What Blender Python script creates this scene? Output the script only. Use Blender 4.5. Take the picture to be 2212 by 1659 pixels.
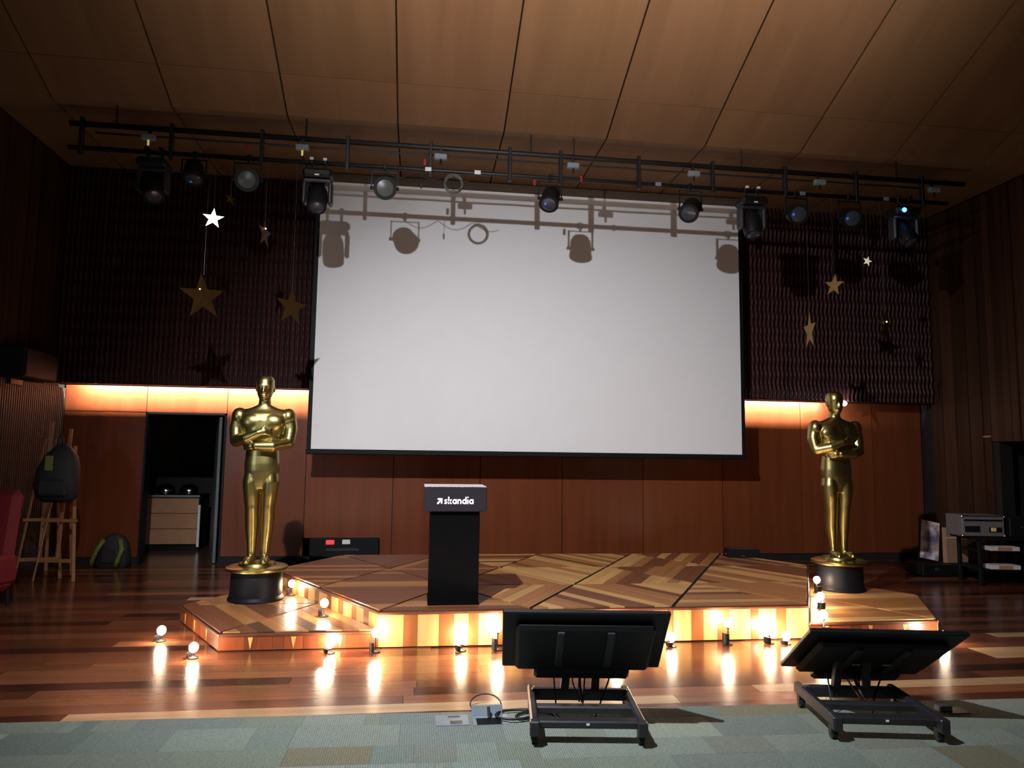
import bpy, math, random
from mathutils import Vector, Matrix

# ------------------------------------------------------------------ clear
for o in list(bpy.data.objects):
    bpy.data.objects.remove(o)
scn = bpy.context.scene
COL = scn.collection
random.seed(7)
PI = math.pi

# ------------------------------------------------------------------ camera
F_PX, YAW, PITCH, ROLL = 1539.93, 0.1317126, 0.0976092, 0.0132527
CAM = Vector((0.296154, -6.808396, 1.785323))
def cam_matrix():
    f = Vector((math.sin(YAW)*math.cos(PITCH), math.cos(YAW)*math.cos(PITCH), math.sin(PITCH)))
    r = Vector((math.cos(YAW), -math.sin(YAW), 0))
    u = r.cross(f)
    r2 = r*math.cos(ROLL)+u*math.sin(ROLL)
    u2 = -r*math.sin(ROLL)+u*math.cos(ROLL)
    m = Matrix.Identity(4)
    for i in range(3):
        m[i][0], m[i][1], m[i][2], m[i][3] = r2[i], u2[i], -f[i], CAM[i]
    return m
cd = bpy.data.cameras.new('camera')
cam = bpy.data.objects.new('camera', cd)
COL.objects.link(cam)
cam.matrix_world = cam_matrix()
cd.sensor_fit = 'HORIZONTAL'
cd.sensor_width = 36.0
cd.lens = F_PX*36.0/2212.0
cd.clip_end = 100
scn.camera = cam

# ------------------------------------------------------------------ world, light, exposure
w = bpy.data.worlds.new('world')
scn.world = w
w.use_nodes = True
w.node_tree.nodes['Background'].inputs[0].default_value = (0.02, 0.022, 0.03, 1)
w.node_tree.nodes['Background'].inputs[1].default_value = 0.0
LIGHT = Vector((-1.08, -4.18, 5.73))
ld = bpy.data.lights.new('hall_floodlight', 'SPOT')
ld.energy = 2850
ld.color = (0.93, 0.95, 1.0)
ld.spot_size = math.radians(100)
ld.spot_blend = 1.0
ld.shadow_soft_size = 0.045
lo = bpy.data.objects.new('hall_floodlight', ld)
COL.objects.link(lo)
lo.location = LIGHT
lo.rotation_euler = (Vector((2.8, 3.6, -1.0))-LIGHT).to_track_quat('-Z', 'Y').to_euler()

def area(name, loc, target, size, energy, color, spread=180):
    l = bpy.data.lights.new(name, 'AREA')
    l.shape = 'RECTANGLE'; l.size, l.size_y = size
    l.energy = energy; l.color = color; l.spread = math.radians(spread)
    o = bpy.data.objects.new(name, l)
    COL.objects.link(o)
    o.location = loc
    o.rotation_euler = (Vector(target)-Vector(loc)).to_track_quat('-Z', 'Y').to_euler()
    return o
# unseen fill lights added: warm on the ceiling slope, cool on the left carpet
area('added_ceiling_fill', (2.0, -4.6, 4.5), (2.0, 0.2, 7.6), (7.0, 0.25), 125, (1.0, 0.88, 0.76), 52)
area('added_cool_fill', (-4.95, -4.6, 2.1), (-0.8, -1.2, 0.6), (0.9, 1.3), 42, (0.72, 0.86, 1.0))

vs = scn.view_settings
scn.display_settings.display_device = 'sRGB'
vs.view_transform = 'Standard'
vs.look = 'None'
vs.gamma = 1.0
vs.use_curve_mapping = False
vs.exposure = 0.0

# ------------------------------------------------------------------ materials
def srgb(r, g, b):
    def c(v):
        v /= 255.0
        return v/12.92 if v <= 0.04045 else ((v+0.055)/1.055)**2.4
    return (c(r), c(g), c(b), 1)

def new_mat(name):
    m = bpy.data.materials.new(name)
    m.use_nodes = True
    nt = m.node_tree
    return m, nt, nt.nodes['Principled BSDF']

def plain(name, col, rough=0.5, metal=0.0, noise=0.12, nscale=14.0, bump=0.0, spec=0.5):
    m, nt, b = new_mat(name)
    n = nt.nodes.new('ShaderNodeTexNoise')
    n.inputs['Scale'].default_value = nscale
    n.inputs['Detail'].default_value = 4
    g = nt.nodes.new('ShaderNodeNewGeometry')
    nt.links.new(g.outputs['Position'], n.inputs['Vector'])
    r = nt.nodes.new('ShaderNodeValToRGB')
    r.color_ramp.elements[0].position = 0.3
    r.color_ramp.elements[1].position = 0.7
    r.color_ramp.elements[0].color = tuple(c*(1-noise) for c in col[:3])+(1,)
    r.color_ramp.elements[1].color = tuple(min(1, c*(1+noise)) for c in col[:3])+(1,)
    nt.links.new(n.outputs['Fac'], r.inputs['Fac'])
    nt.links.new(r.outputs['Color'], b.inputs['Base Color'])
    b.inputs['Roughness'].default_value = rough
    b.inputs['Metallic'].default_value = metal
    b.inputs['Specular IOR Level'].default_value = spec
    if bump:
        bp = nt.nodes.new('ShaderNodeBump')
        bp.inputs['Strength'].default_value = bump
        bp.inputs['Distance'].default_value = 0.01
        nt.links.new(n.outputs['Fac'], bp.inputs['Height'])
        nt.links.new(bp.outputs['Normal'], b.inputs['Normal'])
    return m

def wood(name, scale, rot=0.0, rough=0.35, contrast=0.25, coat=0.0, tint=(1, 1, 1), spec=0.5, bump=0.0, mid=(.12, .5, .9)):
    """veneer: object colour streaked by noise that is stretched along the grain"""
    m, nt, b = new_mat(name)
    L = nt.links.new
    g = nt.nodes.new('ShaderNodeNewGeometry')
    oi = nt.nodes.new('ShaderNodeObjectInfo')
    vm = nt.nodes.new('ShaderNodeVectorMath'); vm.operation = 'MULTIPLY_ADD'
    vm.inputs[1].default_value = (17.3, 11.1, 7.7)
    L(oi.outputs['Random'], vm.inputs[0])
    L(g.outputs['Position'], vm.inputs[2])
    mp = nt.nodes.new('ShaderNodeMapping'); mp.vector_type = 'TEXTURE'
    mp.inputs['Rotation'].default_value = (0, 0, rot)
    mp.inputs['Scale'].default_value = tuple(1.0/s for s in scale)
    L(vm.outputs['Vector'], mp.inputs['Vector'])
    n = nt.nodes.new('ShaderNodeTexNoise')
    n.inputs['Scale'].default_value = 1.0
    n.inputs['Detail'].default_value = 6
    n.inputs['Roughness'].default_value = 0.62
    n.inputs['Distortion'].default_value = 0.4
    L(mp.outputs['Vector'], n.inputs['Vector'])
    r = nt.nodes.new('ShaderNodeValToRGB')
    r.color_ramp.elements[0].position = 0.28
    r.color_ramp.elements[1].position = 0.72
    lo_, hi_ = 1-contrast, 1+contrast*0.8
    r.color_ramp.elements[0].color = (lo_*tint[0], lo_*tint[1]*0.97, lo_*tint[2]*0.93, 1)
    r.color_ramp.elements[1].color = (hi_*tint[0], hi_*tint[1], hi_*tint[2], 1)
    L(n.outputs['Fac'], r.inputs['Fac'])
    mx = nt.nodes.new('ShaderNodeMix'); mx.data_type = 'RGBA'; mx.blend_type = 'MULTIPLY'
    mx.inputs['Factor'].default_value = 1.0
    L(oi.outputs['Color'], mx.inputs['A'])
    L(r.outputs['Color'], mx.inputs['B'])
    L(mx.outputs['Result'], b.inputs['Base Color'])
    b.inputs['Roughness'].default_value = rough
    b.inputs['Coat Weight'].default_value = coat
    b.inputs['Coat Roughness'].default_value = 0.12
    b.inputs['Specular IOR Level'].default_value = spec
    if bump:
        bp = nt.nodes.new('ShaderNodeBump')
        bp.inputs['Strength'].default_value = bump
        bp.inputs['Distance'].default_value = 0.004
        L(n.outputs['Fac'], bp.inputs['Height'])
        L(bp.outputs['Normal'], b.inputs['Normal'])
    return m

def emit(name, col, strength):
    m, nt, b = new_mat(name)
    b.inputs['Base Color'].default_value = col
    b.inputs['Emission Color'].default_value = col
    b.inputs['Emission Strength'].default_value = strength
    return m

M = {}
M['ceiling'] = wood('ceiling_veneer', (3.2, 0.35, 0.35), rough=0.55, contrast=0.16, spec=0.05)
M['wall'] = wood('wall_veneer', (5.5, 5.5, 0.3), rough=0.30, contrast=0.22, spec=0.45)
M['dark'] = plain('dark_backing', srgb(20, 14, 11), 0.8)
M['slat'] = wood('rib_wood', (9, 9, 0.8), rough=0.38, contrast=0.2, spec=0.14)
M['side'] = wood('side_slat_wood', (8, 8, 0.6), rough=0.5, contrast=0.3, spec=0.15)
M['plank'] = wood('floor_plank', (0.7, 9, 9), rough=0.2, contrast=0.28, coat=0.12, bump=0.06)
M['board0'] = wood('deck_board_a', (0.9, 9, 9), rot=0, rough=0.3, contrast=0.25, coat=0.15)
M['board1'] = wood('deck_board_b', (0.9, 9, 9), rot=PI/3, rough=0.3, contrast=0.25, coat=0.15)
M['board2'] = wood('deck_board_c', (0.9, 9, 9), rot=2*PI/3, rough=0.3, contrast=0.25, coat=0.15)
M['face'] = wood('face_board', (9, 9, 0.9), rough=0.32, contrast=0.22)
M['screen'] = plain('screen_fabric', (0.80, 0.79, 0.80, 1), 0.85, noise=0.01, nscale=3, spec=0.1)
M['casing'] = plain('casing_fabric', srgb(84, 72, 62), 0.8, noise=0.04, spec=0.05)
M['black'] = plain('black_border', srgb(14, 15, 19), 0.6, spec=0.2)
M['blackmetal'] = plain('black_metal', srgb(19, 20, 24), 0.45, metal=0.0, nscale=30, spec=0.3)
M['truss'] = plain('truss_metal', srgb(24, 23, 24), 0.5)
M['greyplastic'] = plain('grey_plastic', srgb(125, 135, 145), 0.5)
M['white'] = plain('white_plastic', srgb(225, 225, 222), 0.4, noise=0.03)
M['chrome'] = plain('steel', srgb(190, 190, 190), 0.18, metal=1.0, noise=0.04)
M['gold'] = plain('gold_paint', srgb(172, 157, 98), 0.33, metal=1.0, noise=0.06, nscale=6)
M['plinth'] = plain('black_plinth', srgb(18, 19, 24), 0.5, spec=0.18)
M['lectern'] = plain('lectern_black', srgb(11, 11, 12), 0.75, spec=0.03)
M['head'] = plain('lectern_grey', srgb(42, 39, 46), 0.7, noise=0.05, nscale=8, spec=0.12)
M['paper'] = plain('raw_card', srgb(205, 190, 190), 0.8, noise=0.08)
M['logo'] = plain('white_vinyl', srgb(250, 248, 250), 0.5, noise=0.01)
M['tv'] = plain('monitor_black', srgb(20, 20, 22), 0.5, spec=0.3)
M['stand'] = plain('stand_black', srgb(40, 40, 44), 0.42)
M['caseshell'] = plain('case_laminate', srgb(104, 98, 98), .5)
M['coil'] = plain('dusty_cable', srgb(92, 90, 86), .7)
M['rubber'] = plain('caster_rubber', srgb(16, 16, 17), 0.7)
M['cable'] = plain('black_cable', srgb(26, 25, 24), 0.55)
M['redcable'] = plain('red_cable', srgb(110, 28, 22), 0.55)
M['redtag'] = plain('red_tape', srgb(150, 36, 34), .6)
M['star'] = plain('gold_glitter', srgb(88, 64, 30), 0.6, metal=0.9, noise=0.35, nscale=160)
M['starbright'] = plain('bright_star_gold', srgb(150, 116, 64), 0.6, metal=0.5, noise=0.15, nscale=60)  # brighter copy of the star gold, stronger light put into the colour
M['thread'] = plain('silver_thread', srgb(120, 122, 124), 0.3, metal=0.6)
M['lens'] = plain('lamp_lens', srgb(86, 88, 84), 0.35, noise=0.1, nscale=60)
M['darklens'] = plain('lamp_lens_dark', srgb(60, 64, 76), 0.2)
M['red'] = plain('red_upholstery', srgb(112, 15, 24), 0.75, nscale=50)
M['pine'] = plain('easel_pine', srgb(150, 104, 66), 0.55, noise=0.2)
M['bag'] = plain('bag_nylon', srgb(28, 30, 34), 0.7, nscale=24, bump=0.3)
M['baggreen'] = plain('bag_green', srgb(102, 110, 44), 0.7, nscale=24)
M['beigewood'] = plain('cabinet_laminate', srgb(176, 132, 98), 0.5, noise=0.08, nscale=7)
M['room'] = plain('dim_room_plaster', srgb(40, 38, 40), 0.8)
M['doorleaf'] = plain('door_leaf_grey', srgb(92, 100, 104), 0.55)
M['cardboard'] = plain('cardboard', srgb(158, 120, 96), 0.75, noise=0.08)
M['picblue'] = None
M['bulb'] = emit('warm_bulb', (1.0, 0.75, 0.52, 1), 215.0)
M['led'] = emit('led_strip', (1.0, 0.95, 0.88, 1), 1750.0)
M['leddot'] = emit('led_end', (1.0, 0.97, 0.95, 1), 60.0)
M['blueled'] = emit('blue_led', (0.03, 0.22, 1.0, 1), 14.0)
M['blueled_dim'] = emit('blue_led_dim', (0.03, 0.2, 0.9, 1), 0.28)
M['pilot'] = emit('red_pilot', (0.75, 0.06, 0.05, 1), 0.55)
M['starglare'] = emit('glare_star', (1.0, 0.86, 0.62, 1), 2.6)  # white glare of the sequined star and beads put in as emission
M['starpale'] = emit('pale_star', (0.85, 0.78, 0.55, 1), 0.42)  # brightness of the pale star put in as emission
M['yellowled'] = emit('yellow_led', (0.7, 0.6, 0.15, 1), 0.5)

def carpet_mat():
    m, nt, b = new_mat('ribbed_carpet')
    L = nt.links.new
    g = nt.nodes.new('ShaderNodeNewGeometry')
    oi = nt.nodes.new('ShaderNodeObjectInfo')
    wv = nt.nodes.new('ShaderNodeTexWave')
    wv.wave_type = 'BANDS'; wv.bands_direction = 'X'
    wv.inputs['Scale'].default_value = 22
    wv.inputs['Distortion'].default_value = 0.6
    wv.inputs['Detail'].default_value = 2
    L(g.outputs['Position'], wv.inputs['Vector'])
    n = nt.nodes.new('ShaderNodeTexNoise')
    n.inputs['Scale'].default_value = 90
    n.inputs['Detail'].default_value = 5
    L(g.outputs['Position'], n.inputs['Vector'])
    r = nt.nodes.new('ShaderNodeValToRGB')
    r.color_ramp.elements[0].position = 0.25; r.color_ramp.elements[0].color = (.72, .72, .72, 1)
    r.color_ramp.elements[1].position = 0.75; r.color_ramp.elements[1].color = (1.2, 1.2, 1.2, 1)
    L(n.outputs['Fac'], r.inputs['Fac'])
    r2 = nt.nodes.new('ShaderNodeValToRGB')
    r2.color_ramp.elements[0].color = (.80, .80, .80, 1)
    r2.color_ramp.elements[1].position = 0.5; r2.color_ramp.elements[1].color = (1.05, 1.05, 1.05, 1)
    L(wv.outputs['Fac'], r2.inputs['Fac'])
    a = nt.nodes.new('ShaderNodeMix'); a.data_type = 'RGBA'; a.blend_type = 'MULTIPLY'; a.inputs['Factor'].default_value = 1
    L(oi.outputs['Color'], a.inputs['A']); L(r.outputs['Color'], a.inputs['B'])
    c = nt.nodes.new('ShaderNodeMix'); c.data_type = 'RGBA'; c.blend_type = 'MULTIPLY'; c.inputs['Factor'].default_value = 1
    L(a.outputs['Result'], c.inputs['A']); L(r2.outputs['Color'], c.inputs['B'])
    L(c.outputs['Result'], b.inputs['Base Color'])
    b.inputs['Roughness'].default_value = 0.95
    b.inputs['Specular IOR Level'].default_value = 0.1
    bp = nt.nodes.new('ShaderNodeBump'); bp.inputs['Strength'].default_value = 0.5; bp.inputs['Distance'].default_value = 0.004
    L(wv.outputs['Fac'], bp.inputs['Height']); L(bp.outputs['Normal'], b.inputs['Normal'])
    return m
M['carpet'] = carpet_mat()

def picture_mat():
    m, nt, b = new_mat('blue_print')
    L = nt.links.new
    g = nt.nodes.new('ShaderNodeTexCoord')
    n = nt.nodes.new('ShaderNodeTexNoise'); n.inputs['Scale'].default_value = 3.2; n.inputs['Detail'].default_value = 3
    L(g.outputs['Generated'], n.inputs['Vector'])
    r = nt.nodes.new('ShaderNodeValToRGB')
    r.color_ramp.elements[0].position = 0.36; r.color_ramp.elements[0].color = srgb(96, 108, 138)
    r.color_ramp.elements[1].position = 0.62; r.color_ramp.elements[1].color = srgb(226, 226, 236)
    e = r.color_ramp.elements.new(0.5); e.color = srgb(186, 150, 146)
    L(n.outputs['Fac'], r.inputs['Fac'])
    L(r.outputs['Color'], b.inputs['Base Color'])
    b.inputs['Roughness'].default_value = 0.4
    return m
M['picblue'] = picture_mat()

# ------------------------------------------------------------------ mesh helpers
class MB:
    def __init__(s):
        s.v = []; s.f = []
    def add(s, vs_, fs):
        o = len(s.v)
        s.v += [tuple(x) for x in vs_]
        s.f += [tuple(i+o for i in q) for q in fs]
        return s
    def box(s, c, d, rot=None):
        hx, hy, hz = d[0]/2, d[1]/2, d[2]/2
        c = Vector(c)
        vv = [Vector((x, y, z)) for x in (-hx, hx) for y in (-hy, hy) for z in (-hz, hz)]
        if rot is not None:
            vv = [rot @ x for x in vv]
        return s.add([x+c for x in vv], [(0, 1, 3, 2), (4, 6, 7, 5), (0, 4, 5, 1), (2, 3, 7, 6), (0, 2, 6, 4), (1, 5, 7, 3)])
    def bb(s, x0, x1, y0, y1, z0, z1):
        return s.box(((x0+x1)/2, (y0+y1)/2, (z0+z1)/2), (abs(x1-x0), abs(y1-y0), abs(z1-z0)))
    def cbox(s, c, d, ch=0.01, rot=None):
        """box with chamfered edges"""
        hx, hy, hz = d[0]/2, d[1]/2, d[2]/2
        c = Vector(c)
        ch = min(ch, hx*.9, hy*.9, hz*.9)
        pts = []
        idx = {}
        for sx in (-1, 1):
            for sy in (-1, 1):
                for sz in (-1, 1):
                    for ax in range(3):
                        p = [sx*(hx-ch), sy*(hy-ch), sz*(hz-ch)]
                        p[ax] = (sx*hx, sy*hy, sz*hz)[ax]
                        idx[(sx, sy, sz, ax)] = len(pts)
                        pts.append(Vector(p))
        fs = []
        for ax in range(3):
            a1, a2 = [(1, 2), (2, 0), (0, 1)][ax]
            for sg in (-1, 1):
                q = []
                for (u, v_) in ((-1, -1), (1, -1), (1, 1), (-1, 1)):
                    k = [0, 0, 0]; k[ax] = sg; k[a1] = u; k[a2] = v_
                    q.append(idx[(k[0], k[1], k[2], ax)])
                fs.append(tuple(q if sg > 0 else q[::-1]))
        for ax in range(3):                      # edges along ax
            a1, a2 = [(1, 2), (2, 0), (0, 1)][ax]
            for u in (-1, 1):
                for v_ in (-1, 1):
                    k0 = [0, 0, 0]; k0[ax] = -1; k0[a1] = u; k0[a2] = v_
                    k1 = list(k0); k1[ax] = 1
                    q = [idx[(*k0, a1)], idx[(*k1, a1)], idx[(*k1, a2)], idx[(*k0, a2)]]
                    fs.append(tuple(q if u*v_ < 0 else q[::-1]))
        for sx in (-1, 1):
            for sy in (-1, 1):
                for sz in (-1, 1):
                    q = [idx[(sx, sy, sz, a)] for a in range(3)]
                    fs.append(tuple(q if sx*sy*sz > 0 else q[::-1]))
        if rot is not None:
            pts = [rot @ x for x in pts]
        return s.add([x+c for x in pts], fs)
    def cyl(s, p0, p1, r0, r1=None, n=16, caps=True):
        r1 = r0 if r1 is None else r1
        p0, p1 = Vector(p0), Vector(p1)
        q = (p1-p0).to_track_quat('Z', 'Y')
        vv = []
        for p, r in ((p0, r0), (p1, r1)):
            for i in range(n):
                a = 2*PI*i/n
                vv.append(p+q @ Vector((r*math.cos(a), r*math.sin(a), 0)))
        fs = [(i, (i+1) % n, n+(i+1) % n, n+i) for i in range(n)]
        if caps:
            fs += [tuple(range(n))[::-1], tuple(range(n, 2*n))]
        return s.add(vv, fs)
    def tube(s, pts, r, n=8, closed=False):
        pts = [Vector(p) for p in pts]
        m = len(pts)
        vv = []
        for i, p in enumerate(pts):
            a = pts[(i-1) % m] if (closed or i > 0) else p
            b = pts[(i+1) % m] if (closed or i < m-1) else p
            t = (b-a)
            q = t.to_track_quat('Z', 'Y')
            for k in range(n):
                an = 2*PI*k/n
                vv.append(p+q @ Vector((r*math.cos(an), r*math.sin(an), 0)))
        fs = []
        for i in range(m if closed else m-1):
            j = (i+1) % m
            for k in range(n):
                l = (k+1) % n
                fs.append((i*n+k, i*n+l, j*n+l, j*n+k))
        if not closed:
            fs += [tuple(range(n))[::-1], tuple(range((m-1)*n, m*n))]
        return s.add(vv, fs)
    def lathe(s, prof, c=(0, 0, 0), n=32, q=None):
        c = Vector(c)
        vv = []
        for (r, z) in prof:
            for i in range(n):
                a = 2*PI*i/n
                p = Vector((r*math.cos(a), r*math.sin(a), z))
                if q is not None:
                    p = q @ p
                vv.append(c+p)
        fs = []
        for j in range(len(prof)-1):
            for i in range(n):
                k = (i+1) % n
                fs.append((j*n+i, j*n+k, (j+1)*n+k, (j+1)*n+i))
        fs += [tuple(range(n))[::-1], tuple(range((len(prof)-1)*n, len(prof)*n))]
        return s.add(vv, fs)
    def prism(s, poly, z0, z1):
        n = len(poly)
        vv = [(x, y, z0) for x, y in poly]+[(x, y, z1) for x, y in poly]
        fs = [tuple(range(n))[::-1], tuple(range(n, 2*n))]+[(i, (i+1) % n, n+(i+1) % n, n+i) for i in range(n)]
        return s.add(vv, fs)
    def ell(s, c, r, nu=16, nv=10, rot=None):
        c = Vector(c)
        vv = []; fs = []
        for j in range(nv+1):
            th = PI*j/nv
            for i in range(nu):
                a = 2*PI*i/nu
                p = Vector((r[0]*math.sin(th)*math.cos(a), r[1]*math.sin(th)*math.sin(a), r[2]*math.cos(th)))
                if rot is not None:
                    p = rot @ p
                vv.append(c+p)
        for j in range(nv):
            for i in range(nu):
                k = (i+1) % nu
                fs.append((j*nu+i, (j+1)*nu+i, (j+1)*nu+k, j*nu+k))
        return s.add(vv, fs)
    def loft(s, secs, n=20, ex=2.0):
        """secs: (cx, cy, z, rx, ry)"""
        vv = []
        for (cx, cy, z, rx, ry) in secs:
            for i in range(n):
                a = 2*PI*i/n
                ca, sa = math.cos(a), math.sin(a)
                vv.append((cx+rx*math.copysign(abs(ca)**(2/ex), ca), cy+ry*math.copysign(abs(sa)**(2/ex), sa), z))
        m = len(secs)
        fs = [tuple(range(n))[::-1], tuple(range((m-1)*n, m*n))]
        for j in range(m-1):
            for i in range(n):
                k = (i+1) % n
                fs.append((j*n+i, j*n+k, (j+1)*n+k, (j+1)*n+i))
        return s.add(vv, fs)
    def mesh(s, name, smooth=False):
        me = bpy.data.meshes.new(name)
        me.from_pydata(s.v, [], s.f)
        if smooth:
            me.polygons.foreach_set('use_smooth', [True]*len(me.polygons))
        me.update()
        return me
    def build(s, name, mat, parent=None, smooth=False, color=None, loc=None, rot=None):
        return link(name, s.mesh(name, smooth), mat, parent, color, loc, rot)

def link(name, me, mat, parent=None, color=None, loc=None, rot=None):
    o = bpy.data.objects.new(name, me)
    if mat is not None and not me.materials:
        me.materials.append(mat)
    COL.objects.link(o)
    if parent is not None:
        o.parent = parent
    if color is not None:
        o.color = color if len(color) == 4 else (*color, 1)
    if loc is not None:
        o.location = loc
    if rot is not None:
        o.rotation_euler = rot
    return o

def autosmooth(o, ang=40):
    me = o.data
    me.polygons.foreach_set('use_smooth', [True]*len(me.polygons))
    me.set_sharp_from_angle(angle=math.radians(ang))
    return o

def tag(o, label, cat, group=None):
    o['label'] = label; o['category'] = cat
    if group:
        o['group'] = group
    return o

def thing(name, label, cat, loc=(0, 0, 0), rz=0, group=None):
    o = bpy.data.objects.new(name, None)
    o.empty_display_size = 0.1
    COL.objects.link(o)
    o.location = loc
    o.rotation_euler = (0, 0, rz)
    return tag(o, label, cat, group)

def struct(o):
    o['kind'] = 'structure'
    return o

def vary(c, a=0.12):
    k = 1+random.uniform(-a, a)
    return (c[0]*k, c[1]*k*(1+random.uniform(-.03, .03)), c[2]*k, 1)

def dup(root, loc, rz=None):
    c = root.copy(); COL.objects.link(c)
    c.location = loc
    if rz is not None:
        c.rotation_euler = (0, 0, rz)
    for ch in list(root.children):
        d = ch.copy(); COL.objects.link(d); d.parent = c
        for g in list(ch.children):
            e = g.copy(); COL.objects.link(e); e.parent = d
    return c

RX = lambda a: Matrix.Rotation(a, 3, 'X')
RY = lambda a: Matrix.Rotation(a, 3, 'Y')
RZ = lambda a: Matrix.Rotation(a, 3, 'Z')

# ------------------------------------------------------------------ room constants
XL, XR = -5.15, 9.40
WY = 5.10            # lower back wall
UY = 4.70            # face of the ribbed upper panels
YB = -11.0
ZC = 6.15            # level ceiling over the stage
CY = 2.45            # crease
SL = 0.43
def zc(y):
    return ZC if y > CY else min(ZC+(CY-y)*SL, 7.9)

# ------------------------------------------------------------------ floor
floor = struct(MB().bb(XL-.6, XR+.6, YB, WY+3.2, -0.12, -0.022).build('floor', M['dark']))
PW = 0.172
tones = [srgb(112, 66, 43), srgb(92, 51, 33), srgb(128, 80, 53), srgb(72, 38, 26), srgb(102, 58, 38), srgb(186, 150, 112), srgb(54, 29, 22)]
wts = [4, 4, 3, 3, 4, 3.2, 1.6]
wtb = [3, 5, 2, 4, 4, .5, 3]
y = -1.98
row = 0
while y < WY-0.01:
    y1 = min(y+PW, WY)
    x = XL-random.uniform(0, 2.5)
    while x < XR:
        ln = random.uniform(2.4, 4.8)
        a, b = max(x, XL), min(x+ln, XR)
        if b-a > 0.05:
            MB().bb(a+.0015, b-.0015, y+.0015, y1-.0015, -0.022, random.uniform(-.0006, 0)).build(
                'plank', M['plank'], floor, color=vary(random.choices(tones, wts if y < .2 else wtb)[0], .08))
        x += ln
    y += PW; row += 1
# service room floor behind the doorway
MB().bb(-6.2, -2.0, WY, WY+3.0, -0.022, -0.002).build('service_floor', M['plank'], floor, color=srgb(84, 62, 50))

# carpet laid from the foot of the stage floor towards the hall
CA = -0.0285
Rc = RZ(CA)
C0 = Vector((1.0, -1.70, 0))
ctones = [srgb(130, 140, 131), srgb(119, 130, 124), srgb(142, 149, 138), srgb(110, 120, 114), srgb(125, 133, 122), srgb(121, 118, 100), srgb(135, 146, 140)]
cw = [4, 3, 3, 2, 3, 0.8, 3]
v = 0.0
rowh = [0.20, 0.34, 0.26, 0.40, 0.5, 0.5]
k = 0
while v < 2.6:
    h = rowh[k % 6]; k += 1
    u = -6.0-random.uniform(0, .5)
    while u < 8.3:
        wd = random.choice((0.10, 0.25, 0.5, 0.5, 0.66, 0.4))
        cx, cy = u+wd/2, -(v+h/2)
        p = C0+Rc @ Vector((cx, cy, 0))
        if XL+.35 < p.x < XR-.35:
            MB().box((0, 0, 0.004), (wd-.0012, h-.0012, 0.008)).build('carpet_tile', M['carpet'], floor, loc=(p.x, p.y, random.uniform(-.0003, .0003)), rot=(0, 0, CA), color=vary(random.choices(ctones, cw)[0], .05))
        u += wd
    v += h
pp = C0+Rc @ Vector((1.0, -(v+3.2), 0))
mat_rest = MB().box((0, 0, 0.004), (14.0, 6.4, 0.008)).build('carpet_sheet', M['carpet'], floor, loc=(pp.x, pp.y, 0), rot=(0, 0, CA), color=srgb(112, 120, 110))

# ------------------------------------------------------------------ ceiling
CX = [XL, -4.35, -2.92, -1.49, -0.06, 1.37, 2.80, 4.23, 5.66, 7.09, 8.52, XR]
ceil = MB()
prof = [(WY+.2, ZC), (CY, ZC), (-1.6, zc(-1.6)), (YB, zc(-1.6))]
for (ya, za), (yb, zb) in zip(prof[:-1], prof[1:]):
    vv = [(XL-.3, ya, za+.04), (XR+.3, ya, za+.04), (XR+.3, yb, zb+.04), (XL-.3, yb, zb+.04)]
    vv += [(p[0], p[1], p[2]+.15) for p in vv]
    ceil.add(vv, [(0, 1, 2, 3), (7, 6, 5, 4), (0, 4, 5, 1), (1, 5, 6, 2), (2, 6, 7, 3), (3, 7, 4, 0)])
ceil = struct(ceil.build('ceiling', M['dark']))
CT = srgb(115, 88, 66)
def ceil_panel(x0, x1, ya, yb, gx=.011, gy=.003):
    za, zb = zc(ya), zc(yb)
    d = Vector((0, yb-ya, zb-za)).normalized()
    nrm = Vector((0, -d.z, d.y))
    if nrm.z < 0: nrm = -nrm
    A = Vector((0, ya, za))+d*gy; B = Vector((0, yb, zb))-d*gy
    T = nrm*.03
    vv = []
    for base in (Vector((0, 0, 0)), T):
        for (x_, p) in ((x0+gx, A), (x1-gx, A), (x1-gx, B), (x0+gx, B)):
            vv.append((x_, p.y+base.y, p.z+base.z))
    MB().add(vv, [(0, 1, 2, 3), (7, 6, 5, 4), (0, 4, 5, 1), (1, 5, 6, 2), (2, 6, 7, 3), (3, 7, 4, 0)]).build('ceiling_panel', M['ceiling'], ceil, color=vary(CT, .05))
for a, b in zip(CX[:-1], CX[1:]):
    ceil_panel(a, b, WY, CY)
    ceil_panel(a, b, CY, 1.86)
    ceil_panel(a, b, 1.86, -1.58)
ceil_rest = MB().bb(XL, XR, YB, -1.6, zc(-1.6)-.0, zc(-1.6)+.03).build('ceiling_sheet', M['ceiling'], ceil, color=CT)

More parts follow.
